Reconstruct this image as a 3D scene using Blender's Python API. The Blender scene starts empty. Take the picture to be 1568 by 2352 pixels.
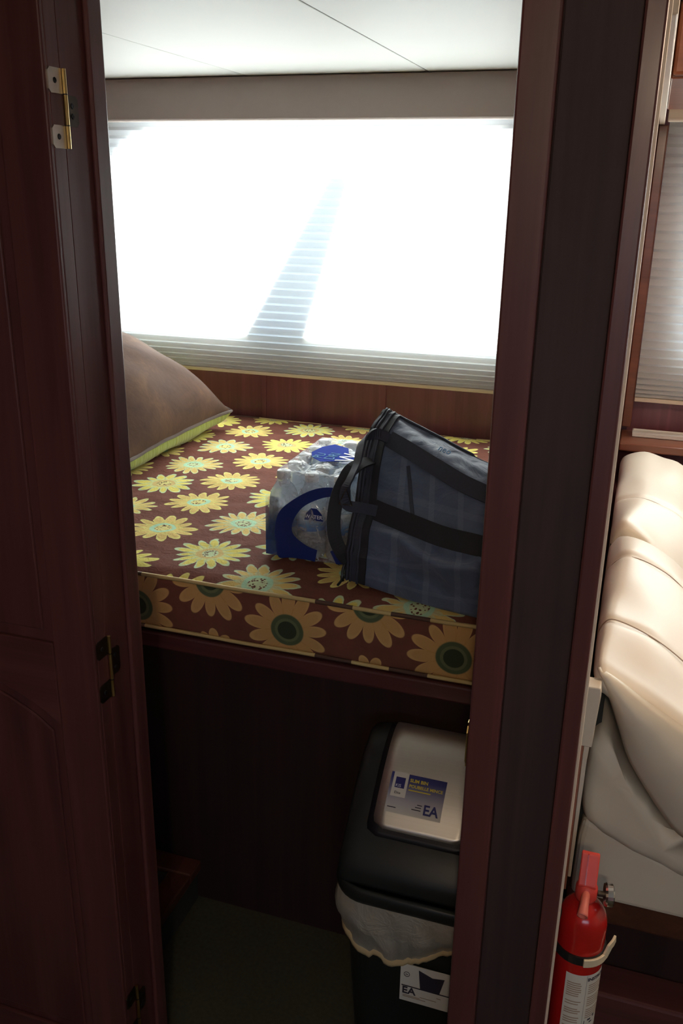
import bpy, bmesh, math, random
from mathutils import Vector, Matrix, noise
random.seed(7)
SC = bpy.context.scene
COL = SC.collection
PI = math.pi

# ------------------------------------------------------------------ camera
F_PX, W_PX, H_PX = 2060.0, 1568, 2352
MR = ((0.94936529, 0.11986959, -0.29040802),
      (0.31377394, -0.31510329, 0.89568735),
      (0.01585715, -0.94145695, -0.33676008))
cam_d = bpy.data.cameras.new('camera')
cam_d.sensor_fit = 'VERTICAL'; cam_d.sensor_height = 36.0
cam_d.lens = 36.0 * F_PX / H_PX; cam_d.clip_start = 0.02; cam_d.clip_end = 200
cam = bpy.data.objects.new('camera', cam_d); COL.objects.link(cam)
cam.matrix_world = Matrix(((MR[0][0], -MR[0][1], -MR[0][2], 0.0),
                           (MR[1][0], -MR[1][1], -MR[1][2], 0.0),
                           (MR[2][0], -MR[2][1], -MR[2][2], 1.60),
                           (0, 0, 0, 1)))
SC.camera = cam

# ------------------------------------------------------------------ world, sun, exposure
world = bpy.data.worlds.new('hazy_daylight'); SC.world = world
world.use_nodes = True
wb = world.node_tree.nodes['Background']
wb.inputs[0].default_value = (0.63, 0.80, 1.0, 1); wb.inputs[1].default_value = 3.5
sun_d = bpy.data.lights.new('sun', 'SUN'); sun_d.energy = 52.0; sun_d.angle = math.radians(6.0)
sun_d.color = (1.0, 0.97, 0.92)
sun = bpy.data.objects.new('sun', sun_d); COL.objects.link(sun)
sun.location = (-3, 9, 7)
SUN_DIR = Vector((0.10, -1.0, -0.36)).normalized()
sun.rotation_euler = SUN_DIR.to_track_quat('-Z', 'Y').to_euler()
SC.view_settings.view_transform = 'Standard'; SC.view_settings.look = 'None'
SC.view_settings.exposure = 0.45; SC.view_settings.gamma = 1.0
SC.view_settings.use_curve_mapping = False
SALON_LAMP_W = 15.5      # warm ceiling lamp of the seating area
HALL_FILL_W = 12.0       # warm fill lamp added in the passage behind the camera

# ------------------------------------------------------------------ node helpers
class NT:
    def __init__(s, name):
        s.mat = bpy.data.materials.new(name); s.mat.use_nodes = True
        s.t = s.mat.node_tree; s.n = s.t.nodes; s.l = s.t.links
        s.n.clear(); s.out = s.n.new('ShaderNodeOutputMaterial')
    def put(s, sock, v):
        if hasattr(v, 'is_output'): s.l.new(v, sock)
        elif v is not None:
            if isinstance(v, (tuple, list)) and len(v) == 3 and sock.type == 'RGBA': v = (*v, 1)
            sock.default_value = v
    def m(s, op, a, b=None, c=None):
        n = s.n.new('ShaderNodeMath'); n.operation = op
        s.put(n.inputs[0], a); s.put(n.inputs[1], b); s.put(n.inputs[2], c)
        return n.outputs[0]
    def mix(s, f, a, b, mode='MIX'):
        n = s.n.new('ShaderNodeMix'); n.data_type = 'RGBA'; n.blend_type = mode
        s.put(n.inputs[0], f); s.put(n.inputs[6], a); s.put(n.inputs[7], b)
        return n.outputs[2]
    def co(s, kind='Object', scale=None):
        n = s.n.new('ShaderNodeTexCoord'); o = n.outputs[kind]
        if scale:
            mp = s.n.new('ShaderNodeMapping'); mp.inputs['Scale'].default_value = scale
            s.l.new(o, mp.inputs[0]); o = mp.outputs[0]
        return o
    def xyz(s, v):
        n = s.n.new('ShaderNodeSeparateXYZ'); s.l.new(v, n.inputs[0]); return n.outputs
    def comb(s, x, y, z=0.0):
        n = s.n.new('ShaderNodeCombineXYZ'); s.put(n.inputs[0], x); s.put(n.inputs[1], y); s.put(n.inputs[2], z)
        return n.outputs[0]
    def noise(s, v, scale, detail=3.0, rough=0.55, dist=0.0):
        n = s.n.new('ShaderNodeTexNoise'); s.l.new(v, n.inputs['Vector'])
        n.inputs['Scale'].default_value = scale; n.inputs['Detail'].default_value = detail
        n.inputs['Roughness'].default_value = rough; n.inputs['Distortion'].default_value = dist
        return n.outputs[0]
    def vor(s, v, scale, feat='F1'):
        n = s.n.new('ShaderNodeTexVoronoi'); n.feature = feat; s.l.new(v, n.inputs['Vector'])
        n.inputs['Scale'].default_value = scale; return n.outputs['Distance']
    def rnd(s, v):
        n = s.n.new('ShaderNodeTexWhiteNoise'); n.noise_dimensions = '3D'; s.l.new(v, n.inputs['Vector'])
        return s.xyz(n.outputs['Color'])
    def ramp(s, f, stops):
        n = s.n.new('ShaderNodeValToRGB'); s.put(n.inputs[0], f); e = n.color_ramp.elements
        while len(e) < len(stops): e.new(0.5)
        for q, (p, c) in zip(e, stops): q.position = p; q.color = (*c, 1)
        return n.outputs[0]
    def step(s, x, lo, hi):
        n = s.n.new('ShaderNodeMapRange'); n.interpolation_type = 'SMOOTHSTEP'
        s.put(n.inputs[0], x); s.put(n.inputs[1], lo); s.put(n.inputs[2], hi)
        n.inputs[3].default_value = 0; n.inputs[4].default_value = 1; return n.outputs[0]
    def bump(s, h, strength=0.3, dist=0.002):
        n = s.n.new('ShaderNodeBump'); s.put(n.inputs['Height'], h)
        n.inputs['Strength'].default_value = strength; n.inputs['Distance'].default_value = dist
        return n.outputs[0]
    def pbr(s, col, rough=0.5, metal=0.0, normal=None, coat=0.0, sheen=0.0, alpha=None, spec=0.5, trans=0.0):
        p = s.n.new('ShaderNodeBsdfPrincipled')
        s.put(p.inputs['Base Color'], col); s.put(p.inputs['Roughness'], rough); s.put(p.inputs['Metallic'], metal)
        p.inputs['Coat Weight'].default_value = coat; p.inputs['Coat Roughness'].default_value = 0.15
        p.inputs['Sheen Weight'].default_value = sheen; p.inputs['Specular IOR Level'].default_value = spec
        p.inputs['Transmission Weight'].default_value = trans
        if normal is not None: s.l.new(normal, p.inputs['Normal'])
        if alpha is not None: s.put(p.inputs['Alpha'], alpha)
        return p.outputs[0]
    def end(s, sh): s.l.new(sh, s.out.inputs[0]); return s.mat

def plain(name, col, rough=0.5, metal=0.0, var=0.12, scale=30, bump=0.0, coat=0.0, spec=0.5, sheen=0.0):
    t = NT(name); o = t.co(); nz = t.noise(o, scale, 4)
    c = t.mix(nz, tuple(x * (1 - var) for x in col), tuple(min(1, x * (1 + var)) for x in col))
    nm = t.bump(t.noise(o, scale * 6, 3), bump) if bump else None
    return t.end(t.pbr(c, rough, metal, nm, coat, sheen, spec=spec))

def wood(name, dark, light, rough=0.38, axis=2, coat=0.25, spec=0.4):
    t = NT(name); sc = [28.0, 28.0, 28.0]; sc[axis] = 1.3
    o = t.co('Object', tuple(sc))
    g = t.noise(o, 1.0, 5, 0.6, 0.6)
    sc2 = [160.0] * 3; sc2[axis] = 4.0
    f = t.noise(t.co('Object', tuple(sc2)), 1.0, 3, 0.6)
    big = t.noise(t.co('Object'), 2.2, 2)
    c = t.ramp(g, [(0.30, dark), (0.52, tuple((a + b) / 2 for a, b in zip(dark, light))), (0.72, light)])
    c = t.mix(t.m('MULTIPLY', f, 0.45), c, tuple(x * 0.45 for x in dark))
    c = t.mix(t.m('MULTIPLY', big, 0.35), c, tuple(x * 1.25 for x in light))
    return t.end(t.pbr(c, rough, 0, t.bump(f, 0.08, 0.001), coat, spec=spec))

M = {}
M['wood'] = wood('mahogany_vertical', (0.062, 0.021, 0.021), (0.165, 0.054, 0.050))
M['wood_x'] = wood('mahogany_lengthwise', (0.062, 0.021, 0.021), (0.165, 0.054, 0.050), axis=0)
M['wood_y'] = wood('mahogany_crosswise', (0.05, 0.018, 0.012), (0.14, 0.05, 0.03), axis=1)
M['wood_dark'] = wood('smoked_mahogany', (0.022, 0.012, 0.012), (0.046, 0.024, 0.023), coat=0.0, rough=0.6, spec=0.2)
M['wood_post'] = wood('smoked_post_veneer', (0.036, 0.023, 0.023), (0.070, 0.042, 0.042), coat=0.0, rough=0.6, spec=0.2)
M['wood_wall'] = wood('wall_mahogany', (0.10, 0.027, 0.036), (0.23, 0.066, 0.080), rough=0.42)
M['wood_salon'] = wood('orange_mahogany', (0.14, 0.04, 0.018), (0.28, 0.09, 0.045), axis=0)
M['wood_reflect'] = wood('wood_pink_reflection', (0.30, 0.11, 0.075), (0.50, 0.22, 0.15))  # pink tone paints reflected light into the wood of the sofa strip
M['ceiling'] = plain('white_headliner_vinyl', (0.50, 0.50, 0.48), 0.55, var=0.03, scale=6, bump=0.02)
M['valance'] = plain('taupe_valance_fabric', (0.45, 0.385, 0.355), 0.75, var=0.04, scale=40, bump=0.05)
M['cream_board'] = plain('cream_vinyl_board', (0.70, 0.58, 0.45), 0.6, var=0.04, scale=20)
M['carpet'] = plain('olive_brown_carpet', (0.068, 0.064, 0.044), 0.95, var=0.35, scale=120, bump=0.6, spec=0.1)
M['wall_white'] = plain('off_white_wallboard', (0.55, 0.48, 0.40), 0.6, var=0.05, scale=10)
M['brass'] = plain('worn_brass', (0.72, 0.52, 0.20), 0.28, 1.0, var=0.15, scale=60)
M['plate'] = plain('brushed_hinge_steel', (0.62, 0.56, 0.48), 0.42, 1.0, var=0.12, scale=80)
M['dark_steel'] = plain('dark_bronze_steel', (0.09, 0.075, 0.06), 0.4, 1.0, var=0.15, scale=80)
M['screw'] = plain('screw_recess', (0.03, 0.03, 0.035), 0.4, 0.6)
M['chrome'] = plain('bright_aluminium', (0.8, 0.8, 0.82), 0.12, 1.0, var=0.03)
M['black_plastic'] = plain('black_plastic', (0.016, 0.018, 0.018), 0.38, var=0.1, scale=50, bump=0.02)
M['red_paint'] = plain('red_enamel', (0.50, 0.012, 0.010), 0.22, var=0.05, coat=0.5)
M['red_plastic'] = plain('red_plastic', (0.75, 0.07, 0.055), 0.45, var=0.05)
M['pink_plastic'] = plain('faded_red_plastic', (0.72, 0.18, 0.14), 0.5, var=0.05)
M['leather'] = plain('cream_leatherette', (0.78, 0.68, 0.55), 0.42, var=0.05, scale=9, bump=0.06)
M['leather_grey'] = plain('cream_leatherette_back', (0.76, 0.68, 0.55), 0.5, var=0.06, scale=9, bump=0.06)
M['thread'] = plain('seam_thread', (0.42, 0.31, 0.23), 0.7)
M['dark_void'] = plain('dark_cloth_and_gap_shade', (0.03, 0.03, 0.025), 0.9)  # also stands in for shade in the sofa and mattress gaps
M['hem'] = plain('yellowed_hem_film', (0.58, 0.44, 0.24), 0.4, var=0.1)
M['white_plastic'] = plain('white_plastic', (0.80, 0.76, 0.70), 0.4, var=0.03)
M['ivory_plastic'] = plain('ivory_plastic', (0.72, 0.62, 0.44), 0.4, var=0.04)
M['black_web'] = plain('black_webbing', (0.020, 0.022, 0.028), 0.7, var=0.2, scale=200, bump=0.25)
M['navy_web'] = plain('charcoal_webbing', (0.040, 0.046, 0.070), 0.65, var=0.2, scale=200, bump=0.25)
M['navy_print'] = plain('navy_film_print', (0.013, 0.028, 0.16), 0.5, var=0.08, scale=20, spec=0.2)
M['blue_print'] = plain('blue_film_print', (0.02, 0.06, 0.50), 0.8, var=0.08, spec=0.05)
M['white_print'] = plain('white_print', (0.82, 0.83, 0.86), 0.4, var=0.02)
M['cyan_print'] = plain('light_blue_print', (0.25, 0.50, 0.85), 0.8, var=0.02, spec=0.05)
M['cap'] = plain('white_bottle_cap', (0.83, 0.84, 0.84), 0.35, var=0.03)
M['yellow_print'] = plain('yellow_print', (0.75, 0.60, 0.06), 0.45, var=0.05)
M['ink'] = plain('dark_ink', (0.035, 0.03, 0.05), 0.5)
M['navy_ink'] = plain('navy_ink', (0.02, 0.02, 0.16), 0.45)
M['paper'] = plain('label_paper', (0.74, 0.71, 0.64), 0.5, var=0.04)
M['paving'] = plain('grey_paving', (0.11, 0.11, 0.105), 0.9, var=0.2, scale=4)
t = NT('frosted_globe'); a = t.n.new('ShaderNodeBsdfTransparent'); a.inputs[0].default_value = (0.95, 0.93, 0.9, 1)
b = t.n.new('ShaderNodeBsdfTranslucent'); mx = t.n.new('ShaderNodeMixShader'); mx.inputs[0].default_value = 0.15
t.l.new(a.outputs[0], mx.inputs[1]); t.l.new(b.outputs[0], mx.inputs[2]); M['frosted'] = t.end(mx.outputs[0])

def mat_glass():
    t = NT('window_glass'); a = t.n.new('ShaderNodeBsdfTransparent'); a.inputs[0].default_value = (0.92, 0.955, 0.97, 1)
    g = t.n.new('ShaderNodeBsdfGlossy'); g.inputs['Roughness'].default_value = 0.02
    mx = t.n.new('ShaderNodeMixShader'); mx.inputs[0].default_value = 0.06
    t.l.new(a.outputs[0], mx.inputs[1]); t.l.new(g.outputs[0], mx.inputs[2]); return t.end(mx.outputs[0])
M['glass'] = mat_glass()

def mat_shade():
    t = NT('pleated_shade_fabric')
    o = t.co(); nz = t.noise(o, 400, 2)
    c = t.mix(nz, (0.82, 0.83, 0.81), (0.88, 0.89, 0.88))
    d = t.n.new('ShaderNodeBsdfDiffuse'); t.l.new(c, d.inputs[0])
    tr = t.n.new('ShaderNodeBsdfTranslucent'); t.l.new(c, tr.inputs[0])
    mx = t.n.new('ShaderNodeMixShader'); mx.inputs[0].default_value = 0.52
    t.l.new(d.outputs[0], mx.inputs[1]); t.l.new(tr.outputs[0], mx.inputs[2]); return t.end(mx.outputs[0])
M['shade'] = mat_shade()

def mat_film(name, col, a, rough=0.08):
    t = NT(name); o = t.co()
    w = t.noise(o, 38, 4, 0.6, 1.2)
    nm = t.bump(w, 0.9, 0.01)
    tp = t.n.new('ShaderNodeBsdfTransparent'); tp.inputs[0].default_value = (*col, 1)
    g = t.n.new('ShaderNodeBsdfGlossy'); g.inputs['Roughness'].default_value = rough; t.l.new(nm, g.inputs['Normal'])
    d = t.n.new('ShaderNodeBsdfDiffuse'); d.inputs[0].default_value = (0.9, 0.92, 0.95, 1)
    m1 = t.n.new('ShaderNodeMixShader'); tl = t.n.new('ShaderNodeBsdfTranslucent'); tl.inputs[0].default_value = (0.95, 0.97, 1.0, 1)
    m0 = t.n.new('ShaderNodeMixShader'); m0.inputs[0].default_value = 0.5; t.l.new(d.outputs[0], m0.inputs[1]); t.l.new(tl.outputs[0], m0.inputs[2])
    t.put(m1.inputs[0], 0.40); t.l.new(m0.outputs[0], m1.inputs[1]); t.l.new(g.outputs[0], m1.inputs[2])
    m2 = t.n.new('ShaderNodeMixShader'); t.put(m2.inputs[0], t.m('MULTIPLY_ADD', t.step(w, 0.35, 0.7), a, 0.12))
    t.l.new(tp.outputs[0], m2.inputs[1]); t.l.new(m1.outputs[0], m2.inputs[2]); return t.end(m2.outputs[0])
M['film'] = mat_film('shrink_film', (0.98, 0.99, 1.0), 0.46)
t = NT('clear_blue_film_print'); a = t.n.new('ShaderNodeBsdfTransparent')
z = t.xyz(t.co())[2]
b = t.pbr((0.025, 0.075, 0.26), 0.2); mx = t.n.new('ShaderNodeMixShader'); t.put(mx.inputs[0], t.m('MULTIPLY', t.step(z, 1.0, 0.865), 0.85))
t.l.new(a.outputs[0], mx.inputs[1]); t.l.new(b, mx.inputs[2]); M['blue_film'] = t.end(mx.outputs[0])
M['pet'] = None
t = NT('clear_pet_with_water'); o = t.co()
tp = t.n.new('ShaderNodeBsdfTransparent'); tp.inputs[0].default_value = (0.90, 0.94, 0.98, 1)
z = t.xyz(o)[2]
ridg = t.m('SINE', t.m('MULTIPLY', z, 620.0))
sh = t.pbr((0.70, 0.76, 0.82), 0.10, 0, t.bump(ridg, 0.25, 0.002), alpha=None)
tl = t.n.new('ShaderNodeBsdfTranslucent'); tl.inputs[0].default_value = (0.80, 0.86, 0.92, 1)
ml = t.n.new('ShaderNodeMixShader'); ml.inputs[0].default_value = 0.45; t.l.new(sh, ml.inputs[1]); t.l.new(tl.outputs[0], ml.inputs[2])
mx = t.n.new('ShaderNodeMixShader'); mx.inputs[0].default_value = 0.42
t.l.new(tp.outputs[0], mx.inputs[1]); t.l.new(ml.outputs[0], mx.inputs[2]); M['pet'] = t.end(mx.outputs[0])

def mat_bottle_label():
    t = NT('bottle_label_print'); z = t.xyz(t.co())[2]
    c = t.ramp(t.step(z, 0.050, 0.125), [(0.0, (0.03, 0.10, 0.36)), (0.35, (0.10, 0.24, 0.45)), (0.75, (0.52, 0.60, 0.62)), (1.0, (0.70, 0.72, 0.68))])
    return t.end(t.pbr(c, 0.3))
M['bottle_label'] = mat_bottle_label()

def mat_liner():
    t = NT('translucent_bin_liner'); o = t.co(); w = t.noise(o, 20, 4, 0.6, 1.0)
    tr = t.n.new('ShaderNodeBsdfTranslucent'); tr.inputs[0].default_value = (0.85, 0.82, 0.72, 1)
    p = t.pbr((0.72, 0.67, 0.56), 0.28, 0, t.bump(w, 0.9, 0.012))
    m1 = t.n.new('ShaderNodeMixShader'); m1.inputs[0].default_value = 0.25; t.l.new(p, m1.inputs[1]); t.l.new(tr.outputs[0], m1.inputs[2])
    tp = t.n.new('ShaderNodeBsdfTransparent')
    m2 = t.n.new('ShaderNodeMixShader'); m2.inputs[0].default_value = 0.62; t.l.new(tp.outputs[0], m2.inputs[1]); t.l.new(m1.outputs[0], m2.inputs[2])
    return t.end(m2.outputs[0])
M['liner'] = mat_liner()

def mat_brushed():
    t = NT('brushed_stainless'); o = t.co('Object', (4, 500, 500)); f = t.noise(o, 1.0, 2)
    c = t.mix(f, (0.82, 0.78, 0.71), (0.92, 0.88, 0.82))
    return t.end(t.pbr(c, 0.42, 1.0, t.bump(f, 0.06, 0.0005)))
M['steel'] = mat_brushed()

# ---- sunflower print ------------------------------------------------
def flower(t, lu, lv, R, r1, r2, r3, base, n_pet=None, dark_center=False, squash=1.0):
    th = t.m('ARCTAN2', lv, lu)
    r = t.m('DIVIDE', t.m('SQRT', t.m('ADD', t.m('MULTIPLY', lu, lu), t.m('MULTIPLY', lv, lv))), R)
    n = t.m('ADD', 13.0, t.m('ROUND', t.m('MULTIPLY', r3, 3.0))) if n_pet is None else n_pet
    ph = t.m('MULTIPLY', r1, 6.28)
    ang = t.m('ADD', t.m('MULTIPLY', th, t.m('MULTIPLY', n, 0.5)), ph)
    lobes = t.m('ABSOLUTE', t.m('COSINE', ang))
    wob = t.m('MULTIPLY', t.m('SINE', t.m('ADD', t.m('MULTIPLY', th, 3.0), t.m('MULTIPLY', r2, 40.0))), 0.06)
    jag = t.m('MULTIPLY', t.m('SINE', t.m('ADD', t.m('MULTIPLY', th, 5.0), t.m('MULTIPLY', r3, 30.0))), 0.05)
    edge = t.m('ADD', t.m('ADD', 0.55, t.m('ADD', wob, jag)), t.m('MULTIPLY', 0.44, t.m('POWER', lobes, 0.85 if not dark_center else 0.62)))
    mask = t.m('SUBTRACT', 1.0, t.step(r, t.m('SUBTRACT', edge, 0.02), t.m('ADD', edge, 0.02)))
    if dark_center:
        pet = t.mix(r2, (0.60, 0.36, 0.14), (0.66, 0.42, 0.16))
        line = t.mix(0.5, pet, (0.75, 0.50, 0.20)); ring = (0.10, 0.13, 0.07); dots = (0.045, 0.06, 0.035)
    else:
        s = t.step(r1, 0.45, 0.55); s2 = t.step(r2, 0.42, 0.5)
        pet = t.mix(s, (0.80, 0.69, 0.17), (0.76, 0.56, 0.19))
        line = t.mix(s2, (0.84, 0.79, 0.26), (0.58, 0.74, 0.48)); ring = t.mix(s, (0.70, 0.52, 0.20), (0.50, 0.76, 0.52)); dots = (0.14, 0.05, 0.03)
    gap = t.step(lobes, 0.36, 0.0)
    pc = t.mix(t.m('MULTIPLY', gap, 0.65), pet, (0.50, 0.27, 0.06))
    pc = t.mix(t.m('MULTIPLY', t.step(r, t.m('SUBTRACT', edge, 0.16), t.m('SUBTRACT', edge, 0.05)), 0.85), pc, line)
    lobes2 = t.m('ABSOLUTE', t.m('SINE', ang))
    inner = t.m('ADD', 0.36, t.m('MULTIPLY', 0.22, lobes2))
    pc = t.mix(t.m('MULTIPLY', t.step(r, t.m('ADD', inner, 0.04), inner), 0.45), pc, line if not dark_center else pet)
    cs = 0.40 if dark_center else 0.36
    pc = t.mix(t.step(r, cs + 0.02, cs - 0.02), pc, ring)
    if dark_center:
        pc = t.mix(t.step(r, 0.31, 0.29), pc, (0.16, 0.18, 0.09)); pc = t.mix(t.step(r, 0.24, 0.22), pc, dots)
    else:
        pc = t.mix(t.step(r, 0.25, 0.22), pc, t.mix(t.step(r3, 0.4, 0.6), (0.80, 0.72, 0.28), (0.62, 0.72, 0.42)))
        dv = t.vor(t.comb(lu, lv, r1), 150.0)
        dm = t.m('MULTIPLY', t.step(dv, 0.46, 0.34), t.m('MULTIPLY', t.step(r, 0.25, 0.22), t.step(r, 0.06, 0.09)))
        pc = t.mix(dm, pc, dots)
    return t.mix(mask, base, pc)

def lattice(t, x, y, x0, dx, y0, dy, seed):
    a = t.m('DIVIDE', t.m('SUBTRACT', x, x0), dx); ca = t.m('ROUND', a); lu = t.m('MULTIPLY', t.m('SUBTRACT', a, ca), dx)
    b = t.m('DIVIDE', t.m('SUBTRACT', y, y0), dy); cb = t.m('ROUND', b); lv = t.m('MULTIPLY', t.m('SUBTRACT', b, cb), dy)
    r = t.rnd(t.comb(ca, cb, seed))
    return lu, lv, r[0], r[1], r[2]

def mat_quilt(side):
    t = NT('sunflower_side_print' if side else 'sunflower_quilt_print')
    o = t.co(); X, Y, Z = t.xyz(o)
    fuzz = t.noise(o, 22, 4, 0.6)
    base = t.mix(fuzz, (0.13, 0.046, 0.034), (0.25, 0.095, 0.066))
    if not side:
        wx = t.m('MULTIPLY_ADD', t.noise(o, 30, 2), 0.012, -0.006)
        Xw = t.m('ADD', X, wx); Yw = t.m('ADD', Y, wx)
        for s in (0, 1):
            lu, lv, a, b, c = lattice(t, Xw, Yw, -1.170 + 0.168 * s, 0.336, 2.037 + 0.092 * s, 0.1975, 3.1 + s)
            lu = t.m('ADD', lu, t.m('MULTIPLY_ADD', a, 0.014, -0.007)); lv = t.m('ADD', lv, t.m('MULTIPLY_ADD', c, 0.014, -0.007))
            base = flower(t, lu, lv, t.m('MULTIPLY_ADD', b, 0.010, 0.079), a, b, c, base)
        h = t.noise(o, 55, 3, 0.6, 0.8); h2 = t.vor(o, 16.0, 'SMOOTH_F1')
        nm = t.bump(t.m('ADD', t.m('MULTIPLY', h, 0.5), h2), 0.55, 0.012)
    else:
        for s, (x0, z0, R, dk) in enumerate([(-0.598, 0.768, 0.088, True), (-0.430, 0.847, 0.084, False), (-0.425, 0.692, 0.05, False)]):
            lu, lv, a, b, c = lattice(t, X, Z, x0, 0.339, z0, 9.0, 5.0 + s)
            base = flower(t, lu, lv, R, 0.6 if s == 1 else a, 0.1, 0.2, base, n_pet=13.0, dark_center=True) if s != 2 else flower(t, lu, lv, R, a, 0.1, c, base, n_pet=9.0, dark_center=True)
        nm = t.bump(t.noise(o, 40, 3), 0.3, 0.006)
    return t.end(t.pbr(base, 0.85, 0, nm, sheen=0.0, spec=0.12))
M['quilt_top'] = mat_quilt(False); M['quilt_side'] = mat_quilt(True)
def mat_piping():
    t = NT('printed_piping'); X = t.xyz(t.co())[0]
    w = t.rnd(t.comb(t.m('FLOOR', t.m('MULTIPLY', X, 13.0)), 0.0, 1.0))[0]
    c = t.mix(t.step(w, 0.36, 0.40), (0.10, 0.05, 0.035), (0.62, 0.47, 0.20))
    return t.end(t.pbr(c, 0.7))
M['piping'] = mat_piping()

def mat_velvet():
    t = NT('brown_velvet'); o = t.co(); a = t.noise(o, 7, 5, 0.65, 0.8); b = t.noise(o, 60, 3)
    c = t.ramp(a, [(0.25, (0.060, 0.032, 0.023)), (0.55, (0.105, 0.054, 0.035)), (0.80, (0.20, 0.105, 0.048))])
    c = t.mix(t.m('MULTIPLY', b, 0.25), c, (0.15, 0.08, 0.05))
    return t.end(t.pbr(c, 0.85, 0, t.bump(b, 0.2, 0.003), sheen=0.06, spec=0.15))
M['velvet'] = mat_velvet()
M['velvet_seam'] = plain('velvet_piping', (0.10, 0.06, 0.045), 0.85, var=0.2, sheen=0.4)
def mat_green():
    t = NT('olive_green_corduroy'); o = t.co(); Y = t.xyz(o)[1]
    w = t.noise(t.co('Object', (30, 60, 10)), 1.0, 3)
    c = t.mix(w, (0.20, 0.24, 0.035), (0.46, 0.50, 0.10))
    return t.end(t.pbr(c, 0.75, 0, t.bump(w, 0.5, 0.01), sheen=0.2))
M['green'] = mat_green()

def mat_plaid():
    t = NT('slate_plaid_canvas'); uv = t.co('UV'); u, v, _ = t.xyz(uv)
    def stripe(x, p, w):
        fr = t.m('FRACT', t.m('DIVIDE', x, p)); return t.step(t.m('ABSOLUTE', t.m('SUBTRACT', fr, 0.5)), w + 0.02, w - 0.01)
    a = stripe(u, 0.062, 0.09); b = stripe(v, 0.072, 0.07)
    o = t.co(); nz = t.noise(o, 25, 4)
    c = t.mix(nz, (0.062, 0.090, 0.160), (0.125, 0.168, 0.270))
    c = t.mix(t.m('MULTIPLY', a, 0.34), c, (0.22, 0.28, 0.38)); c = t.mix(t.m('MULTIPLY', b, 0.28), c, (0.19, 0.24, 0.33))
    wv = t.noise(o, 14, 4, 0.6, 1.0)
    return t.end(t.pbr(c, 0.62, 0, t.bump(wv, 0.45, 0.015), sheen=0.25))
M['plaid'] = mat_plaid()
def mat_sticker():
    t = NT('sticker_gradient_print'); v = t.xyz(t.co('UV'))[1]
    c = t.ramp(v, [(0.0, (0.66, 0.62, 0.56)), (0.28, (0.50, 0.47, 0.50)), (0.62, (0.19, 0.18, 0.30)), (0.86, (0.04, 0.045, 0.20)), (1.0, (0.03, 0.035, 0.18))])
    return t.end(t.pbr(c, 0.35))
M['sticker'] = mat_sticker()

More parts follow.
